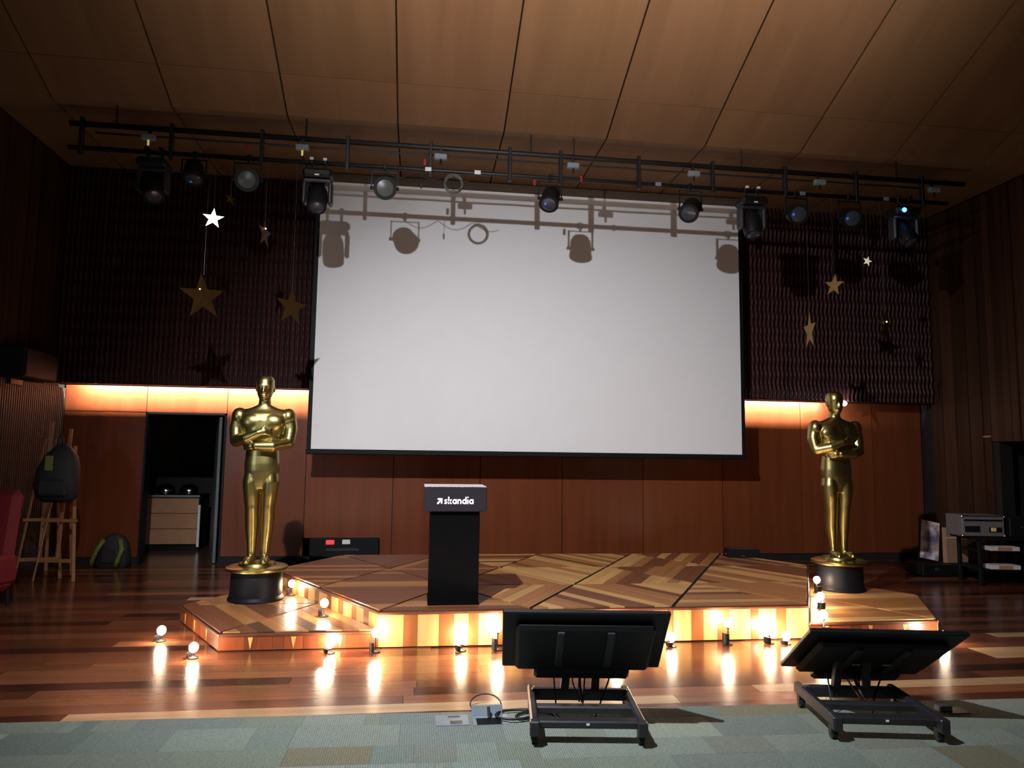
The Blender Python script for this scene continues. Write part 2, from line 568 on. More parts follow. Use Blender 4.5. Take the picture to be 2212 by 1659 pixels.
# ------------------------------------------------------------------ back wall
DX0, DX1, DZ = -3.94, -2.72, 2.365
bw = MB()
bw.bb(XL-.4, DX0, WY+.025, WY+.2, 0, ZC+.1)
bw.bb(DX1, XR+.3, WY+.025, WY+.2, 0, ZC+.1)
bw.bb(DX0, DX1, WY+.025, WY+.2, DZ, ZC+.1)
wall_back = struct(bw.build('wall_back', M['dark']))
WT = srgb(112, 57, 31)
WX = [XL, DX0, DX1, -1.46, -0.067, 1.362, 2.75, 4.16, 5.59, 7.06, 8.435, XR]
g = .006
def wall_panel(x0, x1, z0, z1):
    MB().bb(x0+g, x1-g, WY, WY+.024, z0+.003, z1-.003).build('wall_panel', M['wall'], wall_back, color=vary(WT, .06))
for a, b in zip(WX[:-1], WX[1:]):
    if b <= DX0+.01:
        wall_panel(a, b, .12, 2.36); wall_panel(a, b, 2.366, 3.0)
    elif b <= DX1+.01:
        wall_panel(a, b, DZ, 3.0)
    elif a < -1.4 and b < 0:                       # equipment niche is cut into this panel
        NX0, NX1, NZ0, NZ1 = -1.34, -0.27, .12, .405
        MB().bb(a+g, b-g, WY, WY+.024, NZ1, 2.997).bb(a+g, NX0, WY, WY+.024, .12, NZ1).bb(NX1, b-g, WY, WY+.024, .12, NZ1).build('wall_panel', M['wall'], wall_back, color=vary(WT, .05))
    else:
        wall_panel(a, b, .12, 3.0)
struct(MB().bb(XL, DX0, WY-.012, WY+.02, 0, .115).bb(DX1, XR, WY-.012, WY+.02, 0, .115).build('baseboard_back', M['dark']))
# dark jamb lining of the doorway
struct(MB().bb(DX0-.005, DX0+.03, WY-.005, WY+.21, 0, DZ).bb(DX1-.03, DX1+.005, WY-.005, WY+.21, 0, DZ).bb(DX0, DX1, WY-.005, WY+.21, DZ-.03, DZ+.004).build('trim_1', M['blackmetal']))

# ribbed upper panels, standing proud of the wall
ST = srgb(58, 30, 31)
up = MB()
up.bb(XL, XR, UY+.05, WY+.02, 3.0, ZC)             # carcase
up.bb(XL, XR, UY+.03, UY+.19, 2.765, 3.0)          # front board of the cove
up.bb(XL, XR, UY+.19, UY+.235, 2.755, 2.775)       # lip that hides the light strip
upo = up.build('panel_carcase', M['dark'], wall_back)
SLW, PITCH_S = 0.062, 0.076
def slat_mesh():
    z0, z1, per, amp = 2.765, ZC-.002, 0.252, 0.017
    m = MB()
    n = int((z1-z0)/per*5)
    vv = []
    for i in range(n+1):
        z = z0+(z1-z0)*i/n
        d = amp*math.sin(2*PI*(z-z0)/per)
        for (x_, y_) in ((-SLW/2, .0), (-SLW*.28, -.030), (SLW*.28, -.030), (SLW/2, .0)):
            vv.append((x_, (y_-.012+d if y_ < 0 else .03), z))
    fs = []
    for i in range(n):
        for k in range(3):
            a = i*4+k
            fs.append((a, a+1, a+5, a+4))
    fs.append((3, 2, 1, 0))
    m.add(vv, fs)
    return m.mesh('rib_slat', True)
sm = slat_mesh()
sm.materials.append(M['slat'])
SCX0, SCX1 = -1.25, 5.58
x = XL+.05
while x < XR-.03:
    if not (SCX0+.35 < x < SCX1-.35):
        link('rib_slat', sm, None, wall_back, loc=(x, UY+.022, 0), color=vary(ST, .15))
    x += PITCH_S
MB().bb(SCX0+.35, SCX1-.35, UY+.0, UY+.03, 2.765, ZC).build('flat_panel', M['slat'], wall_back, color=ST)

# ------------------------------------------------------------------ side walls
def side_wall(name, X, sgn, hole=None):
    m = MB()
    x0, x1 = (X-.25, X-.03) if sgn < 0 else (X+.03, X+.25)
    top = 8.1
    if hole:
        ya, yb, zt = hole
        m.bb(x0, x1, YB, ya, 0, top).bb(x0, x1, yb, WY+.2, 0, top).bb(x0, x1, ya, yb, zt, top)
    else:
        m.bb(x0, x1, YB, WY+.2, 0, top)
    return struct(m.build(name, M['dark']))
wl = side_wall('wall_left', XL, -1)
HY0, HY1, HZ = 1.9, 3.38, 2.08
wr = side_wall('wall_right', XR, 1, (HY0, HY1, HZ))
SDT = srgb(62, 40, 28)
yy = -1.0
while yy < UY:
    wd = 0.145
    b = min(yy+wd, UY+.3)
    # left: wide battens above, fine ribs below
    t = random.choice((0, .012, .02))
    MB().bb(XL-.03, XL+t, yy+.006, b-.006, 2.72, zc(yy+wd)-.02).build('wall_batten', M['side'], wl, color=vary(SDT, .3))
    # right
    t = random.choice((0, .012, .02))
    za = 0.12
    if HY0-.14 < yy < HY1:
        za = HZ
    MB().bb(XR-t, XR+.03, yy+.006, b-.006, za, zc(yy+wd)-.02).build('wall_batten', M['side'], wr, color=vary(SDT, .3))
    yy += wd
ribs = MB()
yy = 2.0
while yy < WY-.02:
    ribs.bb(XL-.03, XL+.016, yy, yy+.034, .12, 2.71)
    yy += .055
ro = ribs.build('fine_ribs', M['side'], wl, color=srgb(72, 60, 54)); ro['kind'] = 'stuff'
MB().bb(XL-.03, XL+.004, YB, 2.0, 0, 2.72).build('wall_lining', M['side'], wl, color=SDT)
MB().bb(XL-.03, XL+.004, YB, -1.0, 2.72, 7.9).build('wall_lining', M['side'], wl, color=SDT)
MB().bb(XR-.004, XR+.03, YB, -1.0, 0, 7.9).build('wall_lining', M['side'], wr, color=SDT)
struct(MB().bb(XL-.02, XL+.02, -1, WY, 0, .115).build('baseboard_left', M['dark']))
struct(MB().bb(XR-.02, XR+.02, HY1, WY, 0, .115).bb(XR-.02, XR+.02, -1, HY0, 0, .115).build('baseboard_right', M['dark']))
struct(MB().bb(XL-.3, XR+.3, YB-.2, YB, 0, 8.1).build('wall_front', M['room']))
# unlit space beyond the side doorway
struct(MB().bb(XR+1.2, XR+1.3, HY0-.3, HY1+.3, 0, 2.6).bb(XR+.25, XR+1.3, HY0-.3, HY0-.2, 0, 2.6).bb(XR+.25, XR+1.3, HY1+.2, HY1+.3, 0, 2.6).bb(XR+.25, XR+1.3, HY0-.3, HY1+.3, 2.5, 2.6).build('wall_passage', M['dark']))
# service room behind the left doorway
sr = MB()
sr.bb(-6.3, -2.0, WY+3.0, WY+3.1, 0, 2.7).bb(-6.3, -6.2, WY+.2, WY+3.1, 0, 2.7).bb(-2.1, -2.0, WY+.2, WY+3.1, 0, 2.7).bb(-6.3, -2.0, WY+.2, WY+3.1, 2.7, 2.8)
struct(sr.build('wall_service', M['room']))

# ------------------------------------------------------------------ stage of triangular wooden modules
S, HT = 1.4, 0.34
R_ = S*math.sqrt(3)/2
def P(i, j):
    return (i*S, j*R_)
def clip(poly, nx, ny, c):
    out = []
    for k in range(len(poly)):
        a, b = poly[k], poly[(k+1) % len(poly)]
        da, db = a[0]*nx+a[1]*ny-c, b[0]*nx+b[1]*ny-c
        if da >= 0: out.append(a)
        if (da >= 0) != (db >= 0):
            t = da/(da-db)
            out.append((a[0]+(b[0]-a[0])*t, a[1]+(b[1]-a[1])*t))
    return out
def inset(tri, d):
    cx = sum(p[0] for p in tri)/3; cy = sum(p[1] for p in tri)/3
    rin = S*math.sqrt(3)/6
    k = (rin-d)/rin
    return [(cx+(p[0]-cx)*k, cy+(p[1]-cy)*k) for p in tri]
BL = srgb(208, 160, 100); BM = srgb(168, 114, 69); BD = srgb(118, 72, 46); BS = srgb(84, 54, 38)
def deck(parent, tri, z, direction, pal):
    base = MB().prism(inset(tri, .002), z-.035, z-.014).build('deck_panel', M['dark'], parent)
    t2 = inset(tri, .016)
    an = direction*PI/3
    nx, ny = -math.sin(an), math.cos(an)
    ds = [p[0]*nx+p[1]*ny for p in t2]
    lo_, hi_ = min(ds), max(ds)
    n = 9
    wd = (hi_-lo_)/n
    for q in range(n):
        c0 = lo_+q*wd; c1 = c0+wd
        poly = clip(clip(t2, nx, ny, c0+.0012), -nx, -ny, -(c1-.0012))
        if len(poly) < 3: continue
        MB().prism(poly, z-.014, z-random.uniform(0, .0006)).build('board', M['board%d' % direction], base, color=vary(random.choices(pal, (3, 4, 2))[0], .09))
def is_left(p):
    return p[0] < 1.3
def stage_faces(parent, pts, z1, names, dark=False, wedge=False):
    for (a, b) in zip(pts[:-1], pts[1:]):
        A, B = Vector((*a, 0)), Vector((*b, 0))
        d = (B-A); L_ = d.length; d.normalize()
        nrm = Vector((d.y, -d.x, 0))
        rz = math.atan2(d.y, d.x)
        u = 0.004; k = 0
        while u < L_-.01:
            wd = min(random.uniform(.08, .14) if k % 2 else random.uniform(.13, .22), L_-u-.003)
            if L_-u-wd < .05: wd = L_-u-.003
            c = A+d*(u+wd/2)+nrm*-.011
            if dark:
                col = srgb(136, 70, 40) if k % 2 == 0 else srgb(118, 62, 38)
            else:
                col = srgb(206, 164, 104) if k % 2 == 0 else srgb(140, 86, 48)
            MB().box((0, 0, (z1-.04+.012)/2), (wd-.002, .02, z1-.052)).build('face_board', M['face'], parent, loc=c, rot=(0, 0, rz), color=vary(col, .1))
            if wedge and k % 3 == 1:
                cw_ = c+nrm*.0125
                hh = z1-.06
                MB().add([(-.022, -.001, hh+.012), (.022, -.001, hh+.012), (0, -.001, .016), (-.022, .002, hh+.012), (.022, .002, hh+.012), (0, .002, .016)],
                         [(0, 2, 1), (3, 4, 5), (0, 1, 4, 3), (1, 2, 5, 4), (2, 0, 3, 5)]).build('wedge_inlay', M['face'], parent, loc=cw_, rot=(0, 0, rz), color=srgb(226, 176, 100))
            u += wd; k += 1
        c = A+d*(L_/2)
        MB().cbox((0, .012, z1-.028), (L_-.006, .04, .026), .005).build('nosing', M['face'], parent, loc=c, rot=(0, 0, rz), color=srgb(96, 58, 40))

stage = thing('stage', 'large low wooden stage decked in triangles of striped boards before the wall', 'stage', (0, 0, 0))
outline = [P(0, 0), P(3, 0), P(4, 2), P(3.5, 3), P(-.5, 3), P(-1, 2)]
oc = (2.1, 1.9)
MB().prism([(oc[0]+(p[0]-oc[0])*.985, oc[1]+(p[1]-oc[1])*.985) for p in outline], 0.001, HT-.036).build('body', M['dark'], stage)
def rows(j, i0, i1, t0, t1):
    """up and down triangles between lattice rows j and j+1"""
    res = []
    i = i0
    while i < i1-.1:
        if t0-.1 <= i+.5 <= t1+.1:
            res.append([P(i, j), P(i+1, j), P(i+.5, j+1)])
        i += 1
    i = i0
    while i <= i1+.1:
        if t0-.1 <= i-.5 and i+.5 <= t1+.1:
            res.append([P(i, j), P(i+.5, j+1), P(i-.5, j+1)])
        i += 1
    return res
tris = rows(0, 0, 3, -.5, 3.5)+rows(1, -.5, 3.5, -1, 4)+rows(2, -1, 4, -.5, 3.5)
for q, t in enumerate(tris):
    cx = sum(p[0] for p in t)/3
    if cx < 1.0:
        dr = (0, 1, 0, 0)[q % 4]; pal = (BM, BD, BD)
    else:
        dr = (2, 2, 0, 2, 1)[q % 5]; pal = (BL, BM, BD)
    deck(stage, t, HT, dr, pal)
stage_faces(stage, [P(-1, 2), P(-.5, 1), P(0, 0), P(1, 0), P(2, 0), P(3, 0), P(3.5, 1), P(4, 2)], HT, 'f')
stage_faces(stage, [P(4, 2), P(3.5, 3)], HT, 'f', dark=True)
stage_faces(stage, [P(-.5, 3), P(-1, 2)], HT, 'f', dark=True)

HP = 0.17
def side_step(pts, label, tri_list, faces):
    st = thing('stage_step', label, 'stage', (0, 0, 0), group=None)
    cx = sum(p[0] for p in pts)/len(pts); cy = sum(p[1] for p in pts)/len(pts)
    MB().prism([(cx+(p[0]-cx)*.97, cy+(p[1]-cy)*.97) for p in pts], 0.001, HP-.036).build('body', M['dark'], st)
    for q, t in enumerate(tri_list):
        deck(st, t, HP, 2 if label.startswith('left') or 'first' in label else 0, (BD, BM, BS) if label.startswith('left') else (BL, BM, BM))
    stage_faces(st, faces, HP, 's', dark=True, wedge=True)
    return st
side_step([P(-1, 0), P(0, 0), P(-.5, 1), P(-1, 2), P(-1.5, 1)], 'left lower side step of the stage carrying the statue near the doorway',
          [[P(-1, 0), P(0, 0), P(-.5, 1)], [P(-1, 0), P(-.5, 1), P(-1.5, 1)], [P(-1.5, 1), P(-.5, 1), P(-1, 2)]],
          [P(-1, 2), P(-1.5, 1), P(-1, 0), P(0, 0)])
side_step([P(3, 0), P(4, 0), P(4.5, 1), P(4, 2), P(3.5, 1)], 'right lower side step of the stage carrying the statue beside the bare wall',
          [[P(3, 0), P(4, 0), P(3.5, 1)], [P(4, 0), P(4.5, 1), P(3.5, 1)], [P(3.5, 1), P(4.5, 1), P(4, 2)]],
          [P(3, 0), P(4, 0), P(4.5, 1), P(4, 2)])

# ------------------------------------------------------------------ projection screen
SY = 4.315
sx0, sx1, sz0, sz1 = -1.285, 5.585, 1.82, 6.00
scr = thing('projection_screen', 'huge white projection screen with black borders hanging behind the stage', 'screen', ((sx0+sx1)/2, SY, sz0))
ox, oz = (sx0+sx1)/2, sz0
def sb(x0, x1, y0, y1, z0, z1):
    return MB().bb(x0-ox, x1-ox, y0, y1, z0-oz, z1-oz)
sb(sx0, sx1, 0, .006, sz0, sz1).build('fabric', M['screen'], scr)
sb(sx0-.06, sx0, -.004, .006, sz0, sz1).build('border', M['black'], scr)
sb(sx1, sx1+.06, -.004, .006, sz0, sz1).build('border', M['black'], scr)
MB().cbox(((sx0+sx1)/2-ox, 0, -.04), (sx1-sx0+.14, .05, .08), .012).build('bottom_bar', M['black'], scr)
sb(sx0-.02, sx1+.02, -.02, .012, sz1, ZC-.02).build('top_drop', M['casing'], scr)
sb(sx0-.1, sx1+.1, .02, .2, sz1+.02, ZC-.02).build('roller_case', M['blackmetal'], scr)

# ------------------------------------------------------------------ cove light strips
def led(x0, x1, label):
    l = MB().bb(x0-(x0+x1)/2, x1-(x0+x1)/2, -.004, .004, -.009, .009).build('light_strip', M['led'], None, loc=((x0+x1)/2, UY+.197, 2.868))
    tag(l, label, 'light strip', 'cove light strips')
led(XL+.28, sx0-.02, 'warm light strip glowing above the doorway side of the back wall')
led(5.6, 7.35, 'warm light strip glowing behind the head of the right hand statue')
dot = thing('end_lamp', 'tiny white glaring lamp beside the right statue head at the strip end', 'lamp', (7.62, UY-.06, 2.73))
MB().ell((0, 0, 0), (.044, .044, .044), 20, 14).build('bulb', M['leddot'], dot, True)
MB().cyl((0, .02, .02), (0, .08, .045), .015, n=10).build('socket', M['blackmetal'], dot)

# ------------------------------------------------------------------ doorway contents
drw = struct(MB().cbox((0, .55, 0), (.045, 1.1, 2.30), .004).build('door_1', M['doorleaf'], None, loc=(DX1-.10, WY+.05, 1.16), rot=(0, 0, .30)))
MB().cyl((.02, 1.0, -.1), (.07, 1.0, -.1), .012, n=10).cyl((.07, 1.0, -.1), (.07, .9, -.1), .011, n=10).build('door_handle', M['chrome'], drw)
cab = thing('service_cabinet', 'beige laminate cabinet with a pale edge standing in the dark doorway', 'cabinet', (-3.98, 6.75, 0))
MB().bb(-.75, .45, .02, .6, .1, .93).build('body', M['blackmetal'], cab)
MB().bb(-.75, .45, .06, .6, 0, .1).build('toe_kick', M['blackmetal'], cab)
for k_ in range(3):
    dz = .11+k_*.272
    d_ = MB().cbox((-.15, .008, dz+.13), (1.17, .022, .264), .004).build('drawer_front', M['beigewood'], cab)
MB().cbox((-.15, .28, .955), (1.24, .62, .04), .006).build('worktop', M['blackmetal'], cab)
MB().bb(-.76, .46, -.034, -.028, .937, .973).build('worktop_edge', M['greyplastic'], cab)
MB().bb(.435, .475, -.02, .0, .06, .80).build('pale_edge', M['white'], cab)
def chafer(x, label):
    t = thing('serving_dish', label, 'dish', (x, 6.95, .976), 0, 'steel serving dishes')
    autosmooth(MB().lathe([(.1, 0), (.15, .01), (.16, .055), (.17, .06), (.17, .066), (.02, .066)], n=28).build('pan', M['chrome'], t), 50)
    autosmooth(MB().lathe([(.165, .068), (.16, .1), (.12, .15), (.06, .178), (.012, .185)], n=28).build('lid', M['chrome'], t), 50)
    MB().cyl((0, 0, .183), (0, 0, .21), .008, n=8).cyl((-.03, 0, .21), (.03, 0, .21), .008, n=8).build('lid_handle', M['blackmetal'], t)
chafer(-4.18, 'steel lidded dish on the doorway cabinet, the one near its middle')
chafer(-3.78, 'steel lidded dish on the doorway cabinet, the one near its pale edge')

# equipment niche in the wall
nic = struct(MB().bb(-1.34, -.27, WY+.17, WY+.19, .12, .405).bb(-1.34, -.27, WY-.002, WY+.19, .405, .412).bb(-1.345, -1.335, WY-.002, WY+.19, .12, .41).bb(-.275, -.265, WY-.002, WY+.19, .12, .41).build('trim_2', M['blackmetal']))
amp = thing('power_strip_unit', 'black wall box low behind the lectern with a red light and white socket', 'power unit', (-.80, WY-.005, .116))
MB().cbox((0, -.06, .15), (1.08, .14, .29), .006).build('body', M['black'], amp)
MB().cbox((-.22, -.136, .235), (.135, .02, .075), .01).build('red_switch', M['pilot'], amp)
MB().cbox((.03, -.136, .240), (.125, .014, .072), .006).build('socket_plate', M['white'], amp)
MB().cbox((-.02, -.134, .12), (.52, .012, .05), .004).build('grille', M['stand'], amp)

# ------------------------------------------------------------------ statues (plain standing gilt figures)
def figure_mesh():
    m = MB()
    # torso
    m.loft([(0, .01, .80, .12, .09), (0, .01, .90, .165, .112), (0, .01, 1.0, .186, .128), (0, .01, 1.08, .188, .130), (0, .005, 1.17, .178, .118), (0, 0, 1.25, .170, .110), (0, -.005, 1.34, .188, .120),
            (0, -.01, 1.46, .226, .138), (0, -.005, 1.56, .265, .138), (0, .0, 1.63, .285, .118), (0, .005, 1.675, .235, .09), (0, .005, 1.70, .14, .08), (0, .005, 1.73, .08, .07)], 28, 2.3)
    for sx in (-1, 1):
        m.ell((sx*.105, -.085, 1.535), (.13, .065, .10), 18, 12)                       # chest
        m.ell((sx*.262, .0, 1.60), (.088, .092, .10), 16, 10)                          # shoulder
        m.loft([(sx*.095, .01, 1.02, .08, .10), (sx*.10, .0, .88, .098, .112), (sx*.094, -.005, .74, .088, .098), (sx*.088, -.005, .63, .077, .08),
                (sx*.085, -.005, .58, .073, .076), (sx*.083, .015, .47, .075, .082), (sx*.080, .02, .36, .070, .076), (sx*.074, .012, .22, .054, .058), (sx*.070, .01, .12, .047, .052), (sx*.070, .01, .02, .05, .06)], 18)
        m.ell((sx*.084, -.055, .60), (.042, .03, .05), 12, 8)                            # kneecap
        m.ell((sx*.088, -.075, .035), (.048, .125, .042), 16, 8)                         # foot
        m.ell((sx*.09, -.14, .025), (.046, .06, .027), 14, 8)
    # arms folded over each other in front of the ribs
    def limb(pts):
        for (a, ra), (b, rb) in zip(pts[:-1], pts[1:]):
            a, b = Vector(a), Vector(b)
            for t in range(7):
                q = t/6
                p = a.lerp(b, q); r = ra+(rb-ra)*q
                m.ell(p, (r, r, r), 12, 8)
    limb([((-.268, .01, 1.58), .084), ((-.29, .0, 1.47), .078), ((-.28, -.04, 1.33), .068)])
    limb([((-.275, -.05, 1.325), .066), ((-.15, -.16, 1.36), .060), ((-.02, -.20, 1.415), .045)])
    limb([((.268, .01, 1.58), .084), ((.29, .0, 1.47), .078), ((.28, -.04, 1.32), .068)])
    limb([((.275, -.05, 1.31), .066), ((.13, -.17, 1.275), .062), ((-.04, -.19, 1.275), .046)])
    # hands: palm, four fingers, thumb each
    m.ell((.03, -.205, 1.43), (.05, .03, .045), 12, 8)
    for k in range(4):
        limb([((.065, -.205, 1.40+.02*k), .0125), ((.105, -.19, 1.395+.021*k), .0115), ((.125+.006*(k == 1), -.165, 1.39+.021*k), .0105)])
    limb([((.02, -.215, 1.465), .0135), ((.055, -.205, 1.495), .012)])
    m.ell((-.085, -.185, 1.27), (.05, .03, .045), 12, 8)
    for k in range(4):
        limb([((-.12, -.18, 1.235+.02*k), .0125), ((-.155, -.155, 1.235+.02*k), .0115), ((-.172-.006*(k == 2), -.125, 1.235+.02*k), .0105)])
    limb([((-.075, -.195, 1.305), .0135), ((-.105, -.185, 1.335), .012)])
    # neck and head
    m.loft([(0, .005, 1.66, .105, .08), (0, .005, 1.72, .072, .07), (0, .0, 1.79, .064, .068), (0, -.005, 1.85, .064, .07)], 20)
    m.loft([(0, -.035, 1.785, .035, .04), (0, -.03, 1.80, .058, .07), (0, -.02, 1.84, .078, .092), (0, -.012, 1.90, .092, .106), (0, -.006, 1.96, .098, .114), (0, .0, 2.01, .096, .112), (0, .003, 2.045, .078, .092), (0, .004, 2.066, .04, .05)], 26, 2.15)
    m.loft([(0, -.118, 1.865, .019, .026), (0, -.116, 1.89, .015, .022), (0, -.112, 1.935, .010, .014)], 10)     # nose
    m.ell((0, -.112, 1.945), (.07, .014, .012), 14, 6)                                    # brow
    m.ell((0, -.108, 1.832), (.03, .012, .008), 12, 6)                                    # lips
    m.ell((0, -.085, 1.80), (.03, .02, .016), 12, 6)                                      # chin
    for sx in (-1, 1):
        m.ell((sx*.098, .005, 1.91), (.012, .022, .032), 10, 8)                           # ear
        m.ell((sx*.036, -.109, 1.922), (.016, .008, .009), 10, 6)                         # eye
    me = m.mesh('figure_raw')
    o = bpy.data.objects.new('figure_raw', me)
    COL.objects.link(o)
    md = o.modifiers.new('r', 'REMESH'); md.mode = 'VOXEL'; md.voxel_size = 0.0095; md.use_smooth_shade = True
    sm_ = o.modifiers.new('s', 'SMOOTH'); sm_.factor = 0.5; sm_.iterations = 5
    dg = bpy.context.evaluated_depsgraph_get()
    ev = o.evaluated_get(dg)
    out = bpy.data.meshes.new_from_object(ev)
    out.name = 'figure'
    out.polygons.foreach_set('use_smooth', [True]*len(out.polygons))
    bpy.data.objects.remove(o)
    return out
fig = figure_mesh()
fig.materials.clear()
fig.materials.append(M['gold'])
def statue(x, y, rz, label, sc=1.0):
    t = thing('golden_statue', label, 'statue', (x, y, HP), rz, 'gilt statues')
    autosmooth(MB().lathe([(.295, 0), (.295, .02), (.275, .05), (.268, .30), (.262, .312)], n=48).build('plinth', M['plinth'], t), 30)
    autosmooth(MB().lathe([(.30, .312), (.325, .318), (.33, .335), (.325, .352), (.30, .362), (.20, .368), (.19, .395), (.01, .397)], n=48).build('disc', M['gold'], t), 35)
    link('figure', fig, None, t, loc=(0, 0, .39))
    return t
statue(-1.40, 1.47, .03, 'gold standing figure with folded arms on black drum, beside the doorway')
statue(5.55, 1.62, -.02, 'gold standing figure with folded arms on black drum, beside the glaring lamp')

# ------------------------------------------------------------------ lectern
lec = thing('lectern', 'black lectern with a grey lettered head standing at the stage front', 'lectern', (.685, .40, HT))
MB().cbox((0, 0, .445), (.475, .44, .89), .006).build('body', M['lectern'], lec)
MB().cbox((0, 0, .012), (.49, .455, .024), .004).build('base', M['lectern'], lec)
hd = MB().cbox((.0, -.0, 1.003), (.60, .53, .235), .008).build('head', M['head'], lec)
# worn pale top sheet with a torn front edge
pts = []
n = 40
random.seed(3)
for i in range(n+1):
    x_ = -.30+.60*i/n
    pts.append((x_, -.262+random.uniform(-.004, .012)))
poly = [(-.30, .262), *[(a, b) for a, b in pts], (.30, .262)]
MB().prism(poly, 1.1195, 1.1245).build('torn_top_sheet', M['paper'], lec)
random.seed(11)

# lettering: thick rounded strokes, flat on the front of the head
def stroke(m, pts, wd, y0=-.006, y1=0.0):
    """pts in (x, z): a ribbon of width wd with round ends"""
    for k_ in range(len(pts)-1):
        a = Vector((pts[k_][0], 0, pts[k_][1])); b = Vector((pts[k_+1][0], 0, pts[k_+1][1]))
        d = (b-a)
        if d.length < 1e-6: continue
        d.normalize()
        nn = Vector((-d.z, 0, d.x))*wd/2
        ring = [a+nn]
        for t in range(1, 6):
            an = PI*t/6
            ring.append(a+nn*math.cos(an)-d*(wd/2)*math.sin(an))
        ring += [a-nn, b-nn]
        for t in range(1, 6):
            an = PI*t/6
            ring.append(b-nn*math.cos(an)+d*(wd/2)*math.sin(an))
        ring.append(b+nn)
        n_ = len(ring)
        yo = y0-.00005*k_
        vv = [(p.x, yo, p.z) for p in ring]+[(p.x, y1, p.z) for p in ring]
        m.add(vv, [tuple(range(n_)), tuple(range(n_, 2*n_))[::-1]]+[(i, n_+i, n_+(i+1) % n_, (i+1) % n_) for i in range(n_)])
def arc(cx, cz, r, a0, a1, n=14, rz_=None):
    return [(cx+r*math.cos(math.radians(a0+(a1-a0)*i/n)), cz+(rz_ or r)*math.sin(math.radians(a0+(a1-a0)*i/n))) for i in range(n+1)]
XH, AS, WD = .056, .083, .0165
def glyph(ch):
    m = MB(); r = XH/2-WD/2; c = XH/2
    if ch == 's':
        w_ = .040
        stroke(m, [(w_-.010, XH-WD*.62), (w_*.55, XH-WD/2), (.014, XH-WD*.7), (.0105, c+.010), (.018, c+.002), (w_-.016, c-.003), (w_-.0095, c-.011), (w_-.013, WD*.75), (w_*.5, WD/2), (.010, WD*.62)], WD*.92)
    elif ch == 'k':
        w_ = .045
        stroke(m, [(WD/2, WD/2), (WD/2, AS-WD/2)], WD)
        stroke(m, [(WD*.8, c-.003), (w_-WD/2, XH-WD/2)], WD)
        stroke(m, [(WD*1.1, c), (w_-WD/2, WD/2)], WD)
    elif ch == 'a':
        w_ = .054
        stroke(m, arc(c, c, r, 0, 360), WD)
        stroke(m, [(w_-WD/2, WD/2), (w_-WD/2, XH-WD/2)], WD)
    elif ch == 'd':
        w_ = .054
        stroke(m, arc(c, c, r, 0, 360), WD)
        stroke(m, [(w_-WD/2, WD/2), (w_-WD/2, AS-WD/2)], WD)
    elif ch == 'n':
        w_ = .050
        stroke(m, [(WD/2, WD/2), (WD/2, XH-WD/2)], WD)
        rr = (w_-WD)/2
        stroke(m, [(WD/2, c)]+arc(w_/2, XH-WD/2-rr, rr, 180, 0)+[(w_-WD/2, WD/2)], WD)
    elif ch == 'i':
        w_ = WD
        stroke(m, [(WD/2, WD/2), (WD/2, XH-WD*.62)], WD)
        stroke(m, [(WD/2, AS-WD/2), (WD/2+.0008, AS-WD/2)], WD*1.05)
    return m, w_
yf = -.2655
zb = .956
xx = -.112
for ch in 'skandia':
    m, w_ = glyph(ch)
    m.build('letter', M['logo'], hd, loc=(xx, yf, zb)).scale = (.81, 1, .88)
    xx += (w_+.0062)*.81
ar = MB()
stroke(ar, [(.009, .009), (.045, .045)], .020)
stroke(ar, [(.012, .052), (.050, .052), (.050, .012)], .0175)
ar.add([(.016, -.0065, .058), (.058, -.0065, .058), (.058, -.0065, .016), (.016, 0, .058), (.058, 0, .058), (.058, 0, .016)], [(0, 2, 1), (3, 4, 5), (0, 1, 4, 3), (1, 2, 5, 4), (2, 0, 3, 5)])
ar.build('arrow_emblem', M['logo'], hd, loc=(-.178, yf, zb)).scale = (.88, 1, .95)

# ------------------------------------------------------------------ lighting truss
TY, TZ0, TZ1 = 2.51, 5.56, 5.875
tr = thing('lighting_truss', 'long black two-rail lighting truss hung under the ceiling before the screen', 'truss', (2.1, TY, TZ0))
TX0, TX1 = -4.15-2.1, 8.2-2.1
MB().cyl((TX0, 0, TZ1-TZ0), (TX1+.1, 0, TZ1-TZ0), .036, n=14).build('upper_rail', M['truss'], tr, True)
MB().cyl((TX0, 0, 0), (TX1-.2, 0, 0), .030, n=14).build('lower_rail', M['truss'], tr, True)
MB().tube([(TX0+.3+i*.5, .03, .225-.006*(i % 2)) for i in range(24)], .013, 8).build('cable_rail', M['truss'], tr, True)
for px in (-4.0, -2.92, -1.80, -.705, .385, 1.46, 2.167, 3.28, 4.36, 5.45, 6.55, 7.6):
    MB().cbox((px-2.1, 0, (TZ1-TZ0)/2), (.045, .075, TZ1-TZ0+.16), .006).build('upright', M['truss'], tr)
for px in (-3.6, -1.25, 1.75, 2.35, 4.8, 7.2):
    MB().cyl((px-2.1, 0, TZ1-TZ0), (px-2.1, 0, ZC-TZ0), .012, n=8).build('hanger_rod', M['truss'], tr)
for px in (.36, 1.02, 3.55, 5.7, 7.0):
    MB().cbox((px-2.1, -.034, 0), (.085, .01, .055), .003).build('tape_tag', M['white'] if px < 2 else M['greyplastic'], tr)
for px, dz_ in ((1.8, -.09), (2.45, .0), (.31, .09), (-1.98, .13)):
    MB().cbox((px-2.1, -.036, dz_), (.035, .012, .085), .004).build('red_tag', M['redtag'], tr)
